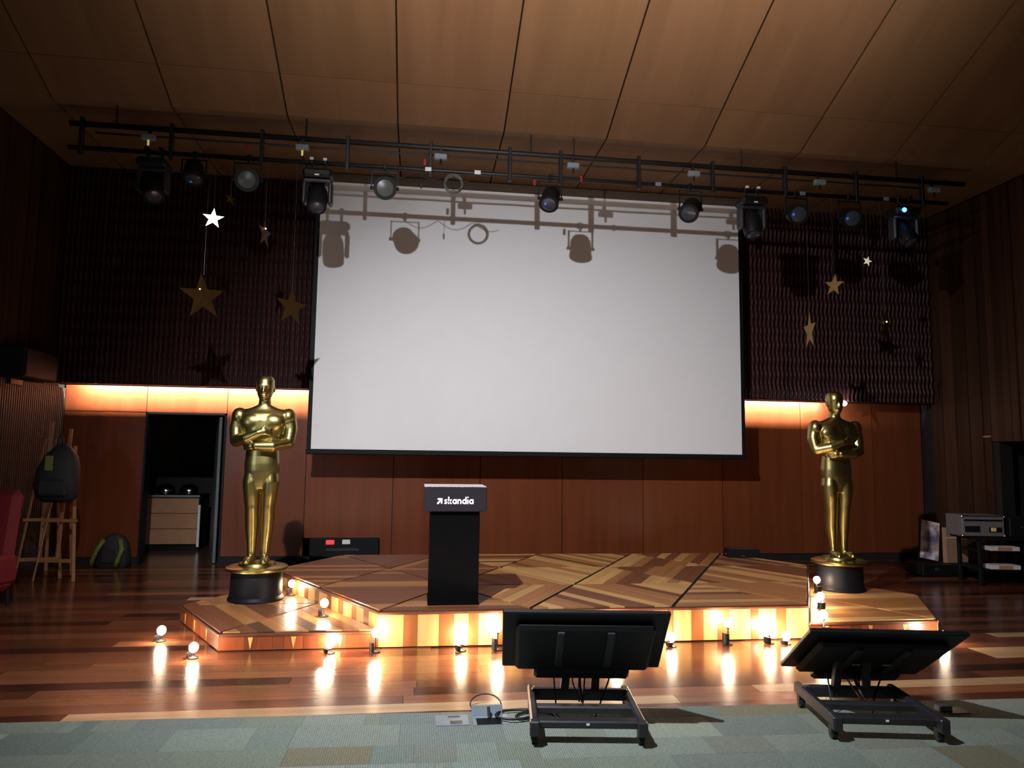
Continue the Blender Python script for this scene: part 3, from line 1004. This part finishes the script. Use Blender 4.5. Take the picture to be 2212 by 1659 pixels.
# grey junction boxes clipped under the upper rail
def jbox(px, label, yellow=False):
    t = thing('junction_box', label, 'junction box', (px, TY-.06, 5.70), 0, 'junction boxes on the truss')
    MB().cbox((0, 0, .03), (.17, .075, .075), .012).build('body', M['greyplastic'], t)
    MB().cyl((.0, 0, -.005), (.0, 0, -.075), .014, n=8).build('plug', M['yellowled'] if yellow else M['blackmetal'], t)
    MB().bb(-.02, .02, .03, .05, .05, .15).build('clip', M['truss'], t)
jbox(.52, 'pale grey junction box on the truss above the lit par can')
jbox(2.33, 'grey junction box on the truss beside the par with the blue glint')
jbox(4.06, 'grey junction box on the truss over the par tilted over the screen corner')
jbox(-3.18, 'grey junction box with yellow plug at the far left end of the truss', True)
jbox(-1.28, 'grey junction box with yellow plug right above the twin-clamped moving head', True)
jbox(5.95, 'grey junction box between the two dim pars beyond the screen')
jbox(7.75, 'grey junction box at the truss end above the blue lit moving head')
MB_ = MB

def par_can(px, drop, aim, label, lens='lens', blue=None, r=.145, ln=.26, group='par cans on the truss', tilt_yoke=0):
    """drop: distance from the rail down to the pivot; aim: direction the lens looks"""
    t = thing('par_can', label, 'stage light', (px, TY, TZ0), 0, group)
    a = Vector(aim).normalized()
    q = a.to_track_quat('Z', 'Y')
    c = Vector((0, -.02, -drop))
    b = MB()
    b.lathe([(r*.35, -ln*.62), (r*.75, -ln*.55), (r*.93, -ln*.35), (r*.97, 0), (r, ln*.38), (r*1.04, ln*.38), (r*1.04, ln*.45), (r*.78, ln*.45), (r*.77, ln*.40)], c, 28, q)
    autosmooth(b.build('housing', M['blackmetal'], t), 35)
    autosmooth(MB().lathe([(r*.76, 0), (r*.75, .012), (r*.45, .024), (r*.05, .03)], c+a*(ln*.42), 28, q).build('lens', M[lens], t), 50)
    if blue:
        side = q @ Vector((1, 0, 0))
        MB().ell(c+a*(ln*.47)+q @ Vector(blue[1]), (.022, .022, .022), 12, 8).build('led', M[blue[0]], t, True)
    k = MB()
    xh = r+.025
    top = -.075
    k.box((-xh, -.02, (top-drop)/2), (.012, .03, abs(drop+top)+.02)).box((xh, -.02, (top-drop)/2), (.012, .03, abs(drop+top)+.02)).box((0, -.02, top), (2*xh+.012, .03, .012))
    k.cyl((-xh-.02, -.02, -drop), (-xh+.03, -.02, -drop), .022, n=10).cyl((xh-.03, -.02, -drop), (xh+.02, -.02, -drop), .022, n=10)
    k.build('yoke', M['blackmetal'], t)
    MB().cbox((0, 0, 0), (.05, .075, .085), .01).cyl((0, -.01, -.03), (0, -.015, -.08), .014, n=8).build('clamp', M['blackmetal'], t)
    return t

def moving_head(px, label, aim, sc=1.0, mark=False, blue=None, group='moving heads on the truss'):
    t = thing('moving_head_light', label, 'stage light', (px, TY, TZ0), 0, group)
    for sx in (-.085, .085):
        cl = MB().cbox((sx, 0, .01), (.05, .085, .09), .01).build('clamp', M['blackmetal'], t)
        MB().cbox((sx, -.062, .030), (.05, .03, .036), .006).build('clamp_bolt', M['white'] if mark else M['blackmetal'], t)  # white stands in for the bright highlight on chrome clamps
        MB().cyl((sx, -.0, -.03), (sx, -.0, -.13), .018, n=10).build('spigot', M['blackmetal'], t)
    MB().cbox((0, 0, -.175*sc), (.38*sc, .30, .12), .035).build('base', M['blackmetal'], t)
    yk = MB()
    yk.cbox((0, 0, -.262*sc), (.36*sc, .17, .05), .015)
    for sx in (-1, 1):
        yk.cbox((sx*.165*sc, 0, -.42*sc), (.055, .16, .30*sc), .02)
    yk.build('yoke', M['stand'], t)
    a = Vector(aim).normalized(); q = a.to_track_quat('Z', 'Y')
    c = Vector((0, 0, -.47*sc))
    autosmooth(MB().lathe([(.05, -.20), (.10, -.17), (.125, -.10), (.132, .05), (.125, .17), (.118, .20), (.10, .20)], c, 28, q).build('head', M['blackmetal'], t), 35)
    autosmooth(MB().lathe([(.098, .195), (.06, .212), (.005, .218)], c, 28, q).build('lens', M['darklens'], t), 50)
    if mark:
        MB().cbox((0, -.152, -.215*sc), (.06, .006, .022), .004).build('badge', M['white'], t)
    if blue:
        MB().ell(Vector(blue[1]), (.034, .02, .034), 12, 8).build('led', M[blue[0]], t, True)
    return t

moving_head(-3.11, 'dark moving head hung nearest the left end of the truss', (.25, -.45, -.8), .95)
par_can(-2.62, .24, (.1, -.35, -.9), 'small dark par with faint blue glint near the left truss end', 'darklens', ('blueled_dim', (-.03, -.03, 0)), r=.125)
par_can(-1.955, .30, (.12, -.95, -.28), 'par can with pale round lens left of the twin-clamped moving head', 'lens')
moving_head(-1.07, 'moving head with two bright clamps and white badge at the left screen corner', (.05, -.55, -.85), 1.0, True)
par_can(-.21, .30, (.12, -.95, -.3), 'par can with grey round lens in a square yoke before the upper screen', 'lens')
par_can(2.02, .30, (-.25, -.55, -.8), 'dark par with a blue glint hung over the middle of the screen', 'darklens', ('blueled_dim', (-.04, .02, 0)), r=.13, ln=.3)
par_can(4.02, .33, (-.45, -.6, -.66), 'par tilted steeply at the upper right part of the screen', 'darklens', r=.135, ln=.32)
moving_head(4.93, 'dark moving head hiding the upper right screen corner', (.0, -.3, -.95), 1.0, True)
par_can(5.60, .30, (-.2, -.9, -.4), 'dim par with blue speck, first beyond the screen', 'darklens', ('blueled_dim', (-.07, .0, 0)), r=.14)
par_can(6.42, .31, (-.2, -.9, -.4), 'dim par with blue speck, second beyond the screen', 'darklens', ('blueled_dim', (-.07, .0, 0)), r=.14)
moving_head(7.28, 'moving head with a bright blue light near the truss end', (.15, -.5, -.85), 1.05, False, ('blueled', (-.1, -.17, -.20)))
# coil of cable hung from the rail
coil = thing('cable_coil', 'ring of pale cable hanging from the truss in front of the casing', 'cable', (.70, TY-.02, TZ0))
cb = MB()
for k_ in range(5):
    rr = .115+.008*math.sin(k_*2.1)
    cb.tube([(rr*math.cos(2*PI*i/28), -.012*k_+.02+.004*math.sin(i), -.19+rr*math.sin(2*PI*i/28)+.004*k_) for i in range(28)], .0085, 6, True)
cb.build('coil', M['coil'], coil, True)
MB().tube([(0, 0, -.06), (.03, .0, -.02), (.0, .03, .035), (-.03, 0, -.02), (0, 0, -.065)], .006, 6).build('tie', M['black'], coil, True)
dang = thing('dangling_cable', 'thin black safety cable with a plug dangling beside the cable ring', 'cable', (.27, TY-.03, TZ0))
MB().tube([(0, 0, 0), (.003, 0, -.1), (0, 0, -.22)], .004, 6).build('cord', M['cable'], dang)
MB().cyl((0, 0, -.2), (0, 0, -.27), .013, .010, n=10).build('plug', M['cable'], dang)
lp = thing('sagging_cable', 'thin black cable sagging in loops under the truss rail', 'cable', (0, TY, TZ0))
MB().tube([(-.25+.028*i, -.04, -.03-.11*abs(math.sin(i*.2))) for i in range(44)], .005, 6).build('cord', M['cable'], lp, True)

# ------------------------------------------------------------------ hanging stars
def star_mesh(r, t=.009, ratio=.40):
    m = MB(); ring = []
    for k_ in range(10):
        a = PI/2+k_*PI/5
        rr = r if k_ % 2 == 0 else r*ratio
        ring.append((rr*math.cos(a), rr*math.sin(a)))
    vv = [(x_, -t*.2, z) for x_, z in ring]+[(x_, t*.2, z) for x_, z in ring]+[(0, -t, 0), (0, t, 0)]
    fs = []
    for i in range(10):
        j = (i+1) % 10
        fs += [(i, j, 20), (10+j, 10+i, 21), (i, 10+i, 10+j, j)]
    return m.add(vv, fs).mesh('star')
def star(x_, y_, z, r, rz, label, mat='star', roll=0, sw=0):
    t = thing('hanging_star', label, 'star decoration', (x_, y_, z), 0, 'stars hung on threads')
    me = star_mesh(r)
    o = link('star', me, M[mat], t)
    o.rotation_euler = (0, roll, rz)
    MB().cyl((0, 0, r*.9), (0, 0, TZ0-z+.02), .0013, n=5).build('thread', M['thread'], t)
    if sw:
        MB().ell((sw*.2*r, -.03, r*.3), (.011, .011, .011), 8, 6).build('bead', M['starglare'], t, True)
    return t
star(-2.36, 2.51, 4.735, .135, .1, 'small sequined star blazing white on the left panel', 'starglare', .06)
star(-2.16, 2.51, 5.01, .085, .75, 'tiny dim gold star just above the blazing star', 'star', .1)
star(-1.715, 2.51, 4.57, .20, 1.36, 'gold star turned edge-on beside the blazing star', 'star', 0, .4)
star(-2.435, 2.51, 3.71, .31, .76, 'biggest dim gold star low on the left panel', 'star', -.12, -.5)
star(-1.34, 2.505, 3.62, .25, .84, 'orange gold star hanging close to the left screen edge', 'star', .03, .0)
star(6.16, 2.51, 4.245, .165, -1.2, 'plain gold star tilted, highest of the brighter gold ones right of the screen', 'starbright', .16)
star(6.69, 2.51, 4.625, .075, 0, 'tiny pale shining star high on the right panel', 'starpale', .3)
star(5.765, 2.51, 3.57, .28, -1.80, 'narrow turned gold star nearest the right screen edge', 'starbright', .05, .5)
star(6.915, 2.51, 3.67, .235, .6, 'dim brown star low on the right panel with a bright bead', 'star', .1, .4)
star(6.61, 2.51, 4.08, .16, 1.0, 'barely visible dark star in the middle of the right panel', 'star', .2)

# ------------------------------------------------------------------ footlights
def footlight(x_, y_, z0, h, face, label):
    """small lamp: round base, stem, bulb; a curved dark shield on the hall side"""
    t = thing('footlight', label, 'lamp', (x_, y_, z0), face, 'warm footlights round the stage')
    MB().lathe([(.045, 0), (.045, .008), (.02, .014), (.012, .02)], n=18).build('base', M['blackmetal'], t)
    MB().cyl((0, 0, .012), (0, 0, h-.05), .007, n=8).cyl((0, 0, h-.055), (0, 0, h-.04), .016, n=12).build('stem', M['chrome'], t)
    MB().ell((0, 0, h), (.039, .039, .042), 18, 12).build('bulb', M['bulb'], t, True)
    m = MB(); vv = []; n_ = 10
    for i in range(n_+1):
        a = -PI*.5+PI*.55*i/n_ - PI*.62
        for r_ in (.052, .055):
            for zz in (.006, h*.55):
                vv.append((r_*math.cos(a), r_*math.sin(a), zz))
    fs = []
    for i in range(n_):
        a, b = i*4, i*4+4
        fs += [(a, a+1, b+1, b), (a+2, b+2, b+3, a+3), (a+1, a+3, b+3, b+1), (a, b, b+2, a+2)]
    fs += [(0, 2, 3, 1), (n_*4, n_*4+1, n_*4+3, n_*4+2)]
    m.add(vv, fs).build('shield', M['blackmetal'], t)
footlight(-2.02, .42, 0, .10, -.9, 'glowing footlight on the floor, outermost at the left step corner')
footlight(-1.56, -.17, 0, .09, -.6, 'glowing footlight on the floor at the front corner of the left step')
footlight(-1.05, 1.64, HP, .13, -.7, 'glowing footlight on the left step right beside the black drum')
footlight(-.56, .56, HP, .13, -.7, 'glowing footlight on the left step halfway along the stage edge')
footlight(-.42, -.11, 0, .085, 0, 'glowing footlight on the floor before the left step front')
footlight(-.02, -.11, 0, .17, 0, 'glowing footlight at the corner where left step meets stage')
footlight(.75, -.13, 0, .10, 0, 'glowing footlight on the floor below the lectern')
footlight(1.08, -.13, 0, .20, 0, 'glowing tall footlight half hidden by the left monitor edge')
footlight(2.20, -.13, 0, .20, 0, 'footlight hidden behind the upright monitor, seen by its reflection')
footlight(2.73, -.15, 0, .085, 0, 'glowing footlight just right of the upright monitor')
footlight(3.30, -.12, 0, .20, 0, 'glowing footlight alone between the two monitors')
footlight(3.72, -.12, 0, .12, 0, 'glowing footlight near the reclined monitor, left one of a close pair')
footlight(3.87, -.16, 0, .075, 0, 'glowing footlight near the reclined monitor, right one of a close pair')
footlight(4.32, -.06, 0, .25, .9, 'glowing footlight at the stage corner above the reclined monitor')
footlight(4.66, .56, HP, .13, .8, 'glowing footlight on the right step halfway along the stage edge')
footlight(5.13, 1.42, HP, .15, .8, 'glowing footlight on the right step right beside the black drum')
footlight(5.50, -.20, 0, .062, .5, 'footlight hidden behind the reclined monitor at the right step corner')

# ------------------------------------------------------------------ monitors on rolling stands
def monitor(loc, rz, label, tilt, cy, cz, W_, H_, wide, ln, xoff=0.0, stickers=False):
    """local frame: x across, y away from the hall, front casters at y=0"""
    t = thing('rolling_monitor', label, 'monitor', loc, rz)
    hw = wide/2
    for sx in (-1, 1):
        MB().cbox((sx*hw, ln/2-.02, .122), (.052, ln+.10, .075), .012).build('side_rail', M['stand'], t)
        MB().cbox((sx*hw, -.045, .115), (.06, .06, .09), .008).build('rail_end', M['stand'], t)
        for yy_ in (.0, ln-.06):
            c_ = MB().cyl((sx*hw, yy_, .105), (sx*hw, yy_, .07), .017, n=10).box((sx*hw-.02, yy_+.01, .06), (.005, .045, .055)).box((sx*hw+.02, yy_+.01, .06), (.005, .045, .055)).build('caster', M['stand'], t)
            MB().cyl((sx*hw-.016, yy_+.015, .034), (sx*hw+.016, yy_+.015, .034), .034, n=18).build('wheel', M['rubber'], c_)
    fb = MB().cbox((0, .03, .12), (wide, .085, .045), .008).build('front_bar', M['stand'], t)
    MB().cbox((0, -.015, .125), (.022, .004, .014), .002).build('plate', M['white'], fb)
    MB().cbox((0, ln*.45, .12), (wide, .075, .045), .008).build('middle_bar', M['stand'], t)
    MB().cbox((0, ln-.10, .135), (wide, .05, .075), .008).build('rear_bar', M['stand'], t)
    nrm = Vector((0, -math.cos(tilt), -math.sin(tilt)))        # back of the set looks to the hall and down
    upv = Vector((0, -math.sin(tilt), math.cos(tilt)))
    C = Vector((xoff, cy, cz))
    rot = Matrix(((1, 0, 0), (0, -nrm.y, upv.y), (0, -nrm.z, upv.z)))
    # posts
    for sx in (-.105, .105):
        a = Vector((sx, ln-.10, .16)); b = Vector((sx*.9, C.y+.03, C.z-.02))
        d = b-a
        MB().cbox((a+b)/2, (.055, .045, d.length+.04), .006, d.to_track_quat('Z', 'Y').to_matrix()).build('post', M['stand'], t)
    p = C+nrm*-.02
    pan = MB().cbox(p, (W_, .035, H_), .008, rot).build('screen_panel', M['tv'], t)
    MB().cbox(C+nrm*.025-upv*H_*.04, (W_*.84, .05, H_*.80), .03, rot).build('rear_cover', M['tv'], pan)
    MB().cbox(C+nrm*.045-upv*H_*.47, (W_*.60, .055, H_*.16), .02, rot).build('lower_housing', M['tv'], pan)
    for sx in (-.16, .16):
        MB().cbox(C+nrm*.058+Vector((sx, 0, 0)), (.05, .02, H_*.62), .005, rot).build('mount_bracket', M['stand'], pan)
    if stickers:
        for sx in (-.10, .11):
            MB().cbox(C+nrm*.071-upv*H_*.06+Vector((sx, 0, 0)), (.055, .003, .03), .001, rot).build('sticker', M['greyplastic'], pan)
    MB().cbox(C+nrm*-.039, (W_-.03, .004, H_-.03), .001, rot).build('glass', M['black'], pan)
    MB().bb(-W_/2, W_/2, -.018, .018, 0, .003)
    # hanging cables
    b0 = C-upv*H_*.5+nrm*.03
    MB().tube([b0+Vector((-.01, 0, .03)), Vector((-.012, ln*.62, .22)), Vector((.0, ln*.5, .15))], .011, 8).build('cable', M['cable'], t, True)
    MB().tube([b0+Vector((-.06, 0, .02)), Vector((-.055, ln*.7, .24)), Vector((-.02, ln*.52, .15))], .006, 6).build('cable', M['redcable'], t, True)
    MB().tube([b0+Vector((.03, 0, .02)), Vector((.02, ln*.68, .2)), Vector((.0, ln*.48, .15))], .006, 6).build('cable', M['redcable'], t, True)
    MB().tube([b0+Vector((-.17, 0, .05)), Vector((-.18, ln*.75, .25)), Vector((-.16, ln*.72, .02)), Vector((-.1, ln*.6, .012))], .006, 6).build('cable', M['cable'], t, True)
    MB().tube([b0+Vector((.19, 0, .03)), Vector((.2, ln*.8, .24)), Vector((.13, ln*.78, .06)), Vector((.08, ln*.6, .012))], .006, 6).build('cable', M['cable'], t, True)
    return t
monitor((1.39, -2.33, .008), -.125, 'black monitor on a rolling stand, upright one seen squarely from behind', .74, .25, .552, 1.07, .60, .66, .62, .0)
monitor((3.30, -2.455, .008), -.17, 'black monitor on a rolling stand, reclined one seen at an angle', 1.0, .44, .425, 1.04, .73, .66, .62, .11, True)

# ------------------------------------------------------------------ floor boxes and cable on the carpet
fb = thing('floor_socket_box', 'open blue-grey floor socket box in the carpet left of the upright monitor', 'socket box', (.83, -1.86, .006))
MB().bb(-.115, .125, -.095, .10, 0, .006).build('frame', M['greyplastic'], fb)
MB().bb(-.09, .075, -.092, .02, .0062, .0085).build('dark_well', M['black'], fb)
MB().cbox((-.01, .085, .035), (.21, .012, .07), .004, RX(-.35)).build('lid', M['greyplastic'], fb)
MB().cyl((.0, .01, .008), (-.004, .05, .07), .011, n=10).build('plug', M['cable'], fb)
fb2 = thing('floor_socket_plate', 'flat grey socket plate with two dark slots beside the open floor box', 'socket box', (.585, -1.86, .006))
MB().bb(-.115, .105, -.085, .10, 0, .008).build('plate', M['greyplastic'], fb2)
MB().bb(-.03, .05, .055, .08, .0082, .0095).build('slot', M['stand'], fb2)
MB().bb(-.02, .06, -.06, -.01, .0082, .0095).build('slot', M['stand'], fb2)
cc = thing('power_cable', 'black power cable curled on the carpet beside the upright monitor stand', 'cable', (.95, -1.9, .012))
pts = []
for i in range(60):
    a = i/59*4.2*PI
    rr = .10+.03*math.sin(i*.21)
    pts.append((.13+.08*math.cos(a*.31)+rr*math.cos(a)*1.1, .05*math.sin(a*.23)+rr*math.sin(a)*.8, .008+.0009*i*.3))
MB().tube(pts, .008, 6).build('cord', M['cable'], cc, True)
lc = thing('lead_cable', 'thin looped lead lying where carpet meets wood above the floor box', 'cable', (.80, -1.66, .006))
MB().tube([(.03+.11*math.cos(2*PI*i/24), .07+.075*math.sin(2*PI*i/24), .01+.05*max(0, math.sin(2*PI*i/24))) for i in range(22)], .005, 6).build('cord', M['cable'], lc, True)
rb = thing('floor_socket_cover', 'small pale socket cover in the carpet behind the reclined monitor', 'socket box', (4.06, -1.99, .006))
MB().cbox((0, 0, .02), (.10, .07, .04), .008).build('cover', M['greyplastic'], rb)
MB().bb(-.02, .16, -.07, .05, 0, .006).build('plate', M['greyplastic'], rb)

# ------------------------------------------------------------------ left corner
def easel(x_, y_, rz, label, h=2.05):
    t = thing('easel', label, 'easel', (x_, y_, 0), rz, 'wooden easels in the corner')
    for sx in (-1, 1):
        a, b = Vector((sx*.27, -.12, 0)), Vector((sx*.07, .05, h*.93))
        d = b-a
        MB().cbox((a+b)/2, (.045, .022, d.length), .004, d.to_track_quat('Z', 'Y').to_matrix()).build('leg', M['pine'], t)
    a, b = Vector((0, .30, 0)), Vector((0, .07, h*.88)); d = b-a
    MB().cbox((a+b)/2, (.045, .022, d.length), .004, d.to_track_quat('Z', 'Y').to_matrix()).build('leg', M['pine'], t)
    a, b = Vector((0, -.06, .28)), Vector((0, .045, h*1.05)); d = b-a
    MB().cbox((a+b)/2, (.05, .02, d.length), .004, d.to_track_quat('Z', 'Y').to_matrix()).build('mast', M['pine'], t)
    MB().cbox((0, -.095, .27), (.50, .022, .05), .004).build('crossbar', M['pine'], t)
    MB().cbox((0, -.06, .80), (.46, .05, .04), .004).build('ledge', M['pine'], t)
    return t
easel(-4.78, 3.95, .2, 'wooden easel in the dark corner, the one nearer the red chair')
easel(-4.47, 3.80, -.12, 'wooden easel in the dark corner, the one the black bag hangs on', 1.95)
hb = thing('hanging_bag', 'black backpack with an olive patch hung on the wooden easel', 'bag', (-4.46, 3.58, 1.06))
m = MB()
m.loft([(0, 0, .0, .17, .07), (0, -.01, .06, .25, .12), (-.01, -.02, .22, .28, .15), (0, -.02, .45, .26, .14), (.02, -.01, .62, .2, .11), (.03, .0, .74, .1, .06), (.03, 0, .78, .04, .03)], 22, 2.6)
autosmooth(m.build('body', M['bag'], hb), 60)
MB().cbox((-.06, -.165, .52), (.10, .02, .2), .01).build('olive_patch', M['baggreen'], hb)
MB().cbox((.0, -.165, .2), (.34, .05, .22), .025).build('front_pocket', M['bag'], hb)
MB().tube([(.03, .0, .74), (.0, .03, .86), (-.03, .06, .92), (-.06, .04, .84), (-.05, 0, .72)], .014, 8).build('strap', M['bag'], hb, True)
fp = thing('floor_backpack', 'dark backpack with green side straps slumped on the floor by the doorway', 'bag', (-4.22, 4.92, 0))
m = MB()
m.loft([(0, 0, .0, .22, .13), (0, 0, .05, .25, .15), (0, 0, .2, .24, .145), (.01, .0, .36, .20, .12), (.02, .01, .46, .12, .08), (.02, .01, .50, .04, .03)], 22, 2.6)
autosmooth(m.build('body', M['bag'], fp), 60)
MB().tube([(-.1, -.12, .42), (-.17, -.165, .28), (-.235, -.15, .12), (-.26, -.11, .03)], .035, 8).build('green_strap', M['baggreen'], fp, True)
MB().tube([(.12, -.12, .42), (.17, -.165, .28), (.14, -.175, .12), (.1, -.16, .03)], .04, 8).build('green_strap', M['baggreen'], fp, True)
MB().cbox((-.02, -.15, .17), (.2, .05, .2), .03).build('front_pocket', M['bag'], fp)
rc = thing('red_armchair', 'red upholstered armchair cut off by the left picture edge', 'chair', (-4.49, 1.95, 0), -.25)
MB().cbox((0, .0, .30), (.5, .56, .26), .07).build('seat', M['red'], rc)
MB().cbox((0, .24, .80), (.5, .16, 1.0), .075, RX(-.10)).build('backrest', M['red'], rc)
for sx in (-1, 1):
    MB().cbox((sx*.23, .0, .42), (.10, .54, .34), .045).build('armrest', M['red'], rc)
    for sy in (-.2, .22):
        MB().cyl((sx*.2, sy, .19), (sx*.21, sy*1.05, 0), .022, .016, n=10).build('leg', M['blackmetal'], rc)
wb = thing('wall_loudspeaker', 'dark box mounted high on the left side wall', 'loudspeaker', (XL+.02, 3.6, 2.70))
MB().cbox((.17, 0, .2), (.34, .86, .40), .02).build('cabinet', M['black'], wb)
MB().bb(.345, .352, -.40, .40, .03, .37).build('grille', M['black'], wb)
MB().box((.02, 0, -.03), (.05, .3, .08)).build('bracket', M['blackmetal'], wb)

# ------------------------------------------------------------------ right corner
fm = thing('floor_monitor', 'small black floor speaker lying at the back right edge of the stage', 'loudspeaker', (5.02, 3.22, HT), -.1)
fm_p = [(-.12, 0), (.12, 0), (.12, .06), (.02, .135), (-.12, .12)]
vv = [(-.23, a, b) for a, b in fm_p]+[(.23, a, b) for a, b in fm_p]
MB().add(vv, [(4, 3, 2, 1, 0), (5, 6, 7, 8, 9)]+[(i, (i+1) % 5, 5+(i+1) % 5, 5+i) for i in range(5)]).build('cabinet', M['black'], fm)
MB().cbox((-.02, -.123, .03), (.07, .012, .014), .003).build('handle', M['chrome'], fm)
MB().cbox((-.236, -.06, .05), (.014, .05, .03), .003).build('corner_plate', M['chrome'], fm)
tk = thing('storage_chest', 'low black chest on the floor carrying the blue canvas and cartons', 'chest', (8.62, 3.52, 0), -.06)
MB().cbox((0, 0, .10), (1.25, .46, .17), .012).build('body', M['black'], tk)
MB().cbox((0, 0, .0075), (1.15, .38, .015), .004).build('foot_rail', M['blackmetal'], tk)
for sx in (-.4, .4):
    MB().cbox((sx, -.236, .12), (.07, .012, .05), .004).build('latch', M['stand'], tk)
pc = thing('canvas_picture', 'blue printed canvas tilted against the cardboard cartons on a black chest', 'picture', (8.19, 3.44, .19), .05)
q_ = RX(-.14) @ RY(.20)
MB().cbox((.035, .05, .345), (.33, .045, .60), .004, q_).build('canvas', M['black'], pc)
MB().box((.035, .0245, .348), (.32, .003, .585), q_).build('print', M['picblue'], pc)
def carton(x_, y_, rz, label, d):
    t = thing('cardboard_box', label, 'box', (x_, y_, .186), rz, 'flat cartons in the right corner')
    MB().cbox((0, 0, d[2]/2), d, .004).build('body', M['cardboard'], t)
    MB().bb(-d[0]*.5, d[0]*.5, -d[1]/2-.001, -d[1]/2+.0, d[2]*.7, d[2]*.73).build('flap_seam', M['paper'], t)
    return t
carton(8.62, 3.52, .08, 'brown flat carton standing next to the blue canvas', (.24, .08, .54))
carton(8.80, 3.58, .03, 'brown flat carton standing behind the metal flight case', (.26, .08, .50))
tb = thing('equipment_table', 'black equipment table with shelves by the right doorway', 'table', (8.80, 2.80, 0), -.15)
MB().cbox((0, 0, .665), (1.05, .6, .04), .006).build('tabletop', M['black'], tb)
for sx in (-.42, .42):
    for sy in (-.24, .24):
        MB().cbox((sx, sy, .325), (.05, .05, .65), .006).build('leg', M['black'], tb)
for z_ in (.22, .48):
    MB().cbox((0, 0, z_), (.86, .5, .03), .004).build('shelf', M['black'], tb)
def pack(z_, label):
    t = thing('paper_stack', label, 'paper', (8.68, 2.62, z_), -.15)
    MB().cbox((0, 0, .03), (.42, .2, .06), .004).build('stack', M['paper'], t)
    MB().bb(-.1, .1, -.101, -.1, .0, .055).build('band', M['cardboard'], t)
pack(.496, 'pale paper stack on the upper shelf of the black equipment table')
pack(.236, 'pale paper stack on the lower shelf of the black equipment table')
fc = thing('flight_case', 'grey metal edged flight case lying on the black equipment table', 'case', (8.42, 2.78, .686), -.15)
MB().cbox((0, 0, .155), (.60, .40, .30), .008).build('shell', M['caseshell'], fc)
for sx in (-1, 1):
    for z_ in (.02, .29):
        MB().ell((sx*.298, -.198, z_), (.02, .02, .02), 10, 8).build('corner_ball', M['chrome'], fc)
MB().bb(-.27, .27, -.206, -.200, .225, .25).build('slot', M['black'], fc)
MB().bb(-.26, -.05, -.206, -.200, .07, .155).build('latch_recess', M['black'], fc)
MB().bb(.08, .26, -.206, -.200, .07, .14).build('latch_recess', M['black'], fc)
MB().cbox((.14, -.21, .108), (.075, .01, .055), .006).build('yellow_label', plain('yellow_card', srgb(220, 200, 110), .6), fc)
MB().cbox((0, -.205, .012), (.58, .012, .012), .003).cbox((0, -.205, .298), (.58, .012, .012), .003).build('metal_edge', M['chrome'], fc)
ek = thing('black_equipment_case', 'black equipment case on the table right of the flight case', 'case', (9.0, 2.70, .686), -.15)
MB().cbox((0, 0, .14), (.42, .42, .28), .012).build('shell', M['black'], ek)
MB().cbox((0, -.216, .15), (.12, .012, .03), .004).build('handle', M['stand'], ek)
wp = thing('wall_plate', 'small brass coloured plate above the dark right side doorway', 'plate', (XR-.03, 3.55, 2.16))
MB().cbox((0, 0, 0), (.012, .16, .035), .004).build('plate', M['pine'], wp)

bpy.context.view_layer.update()
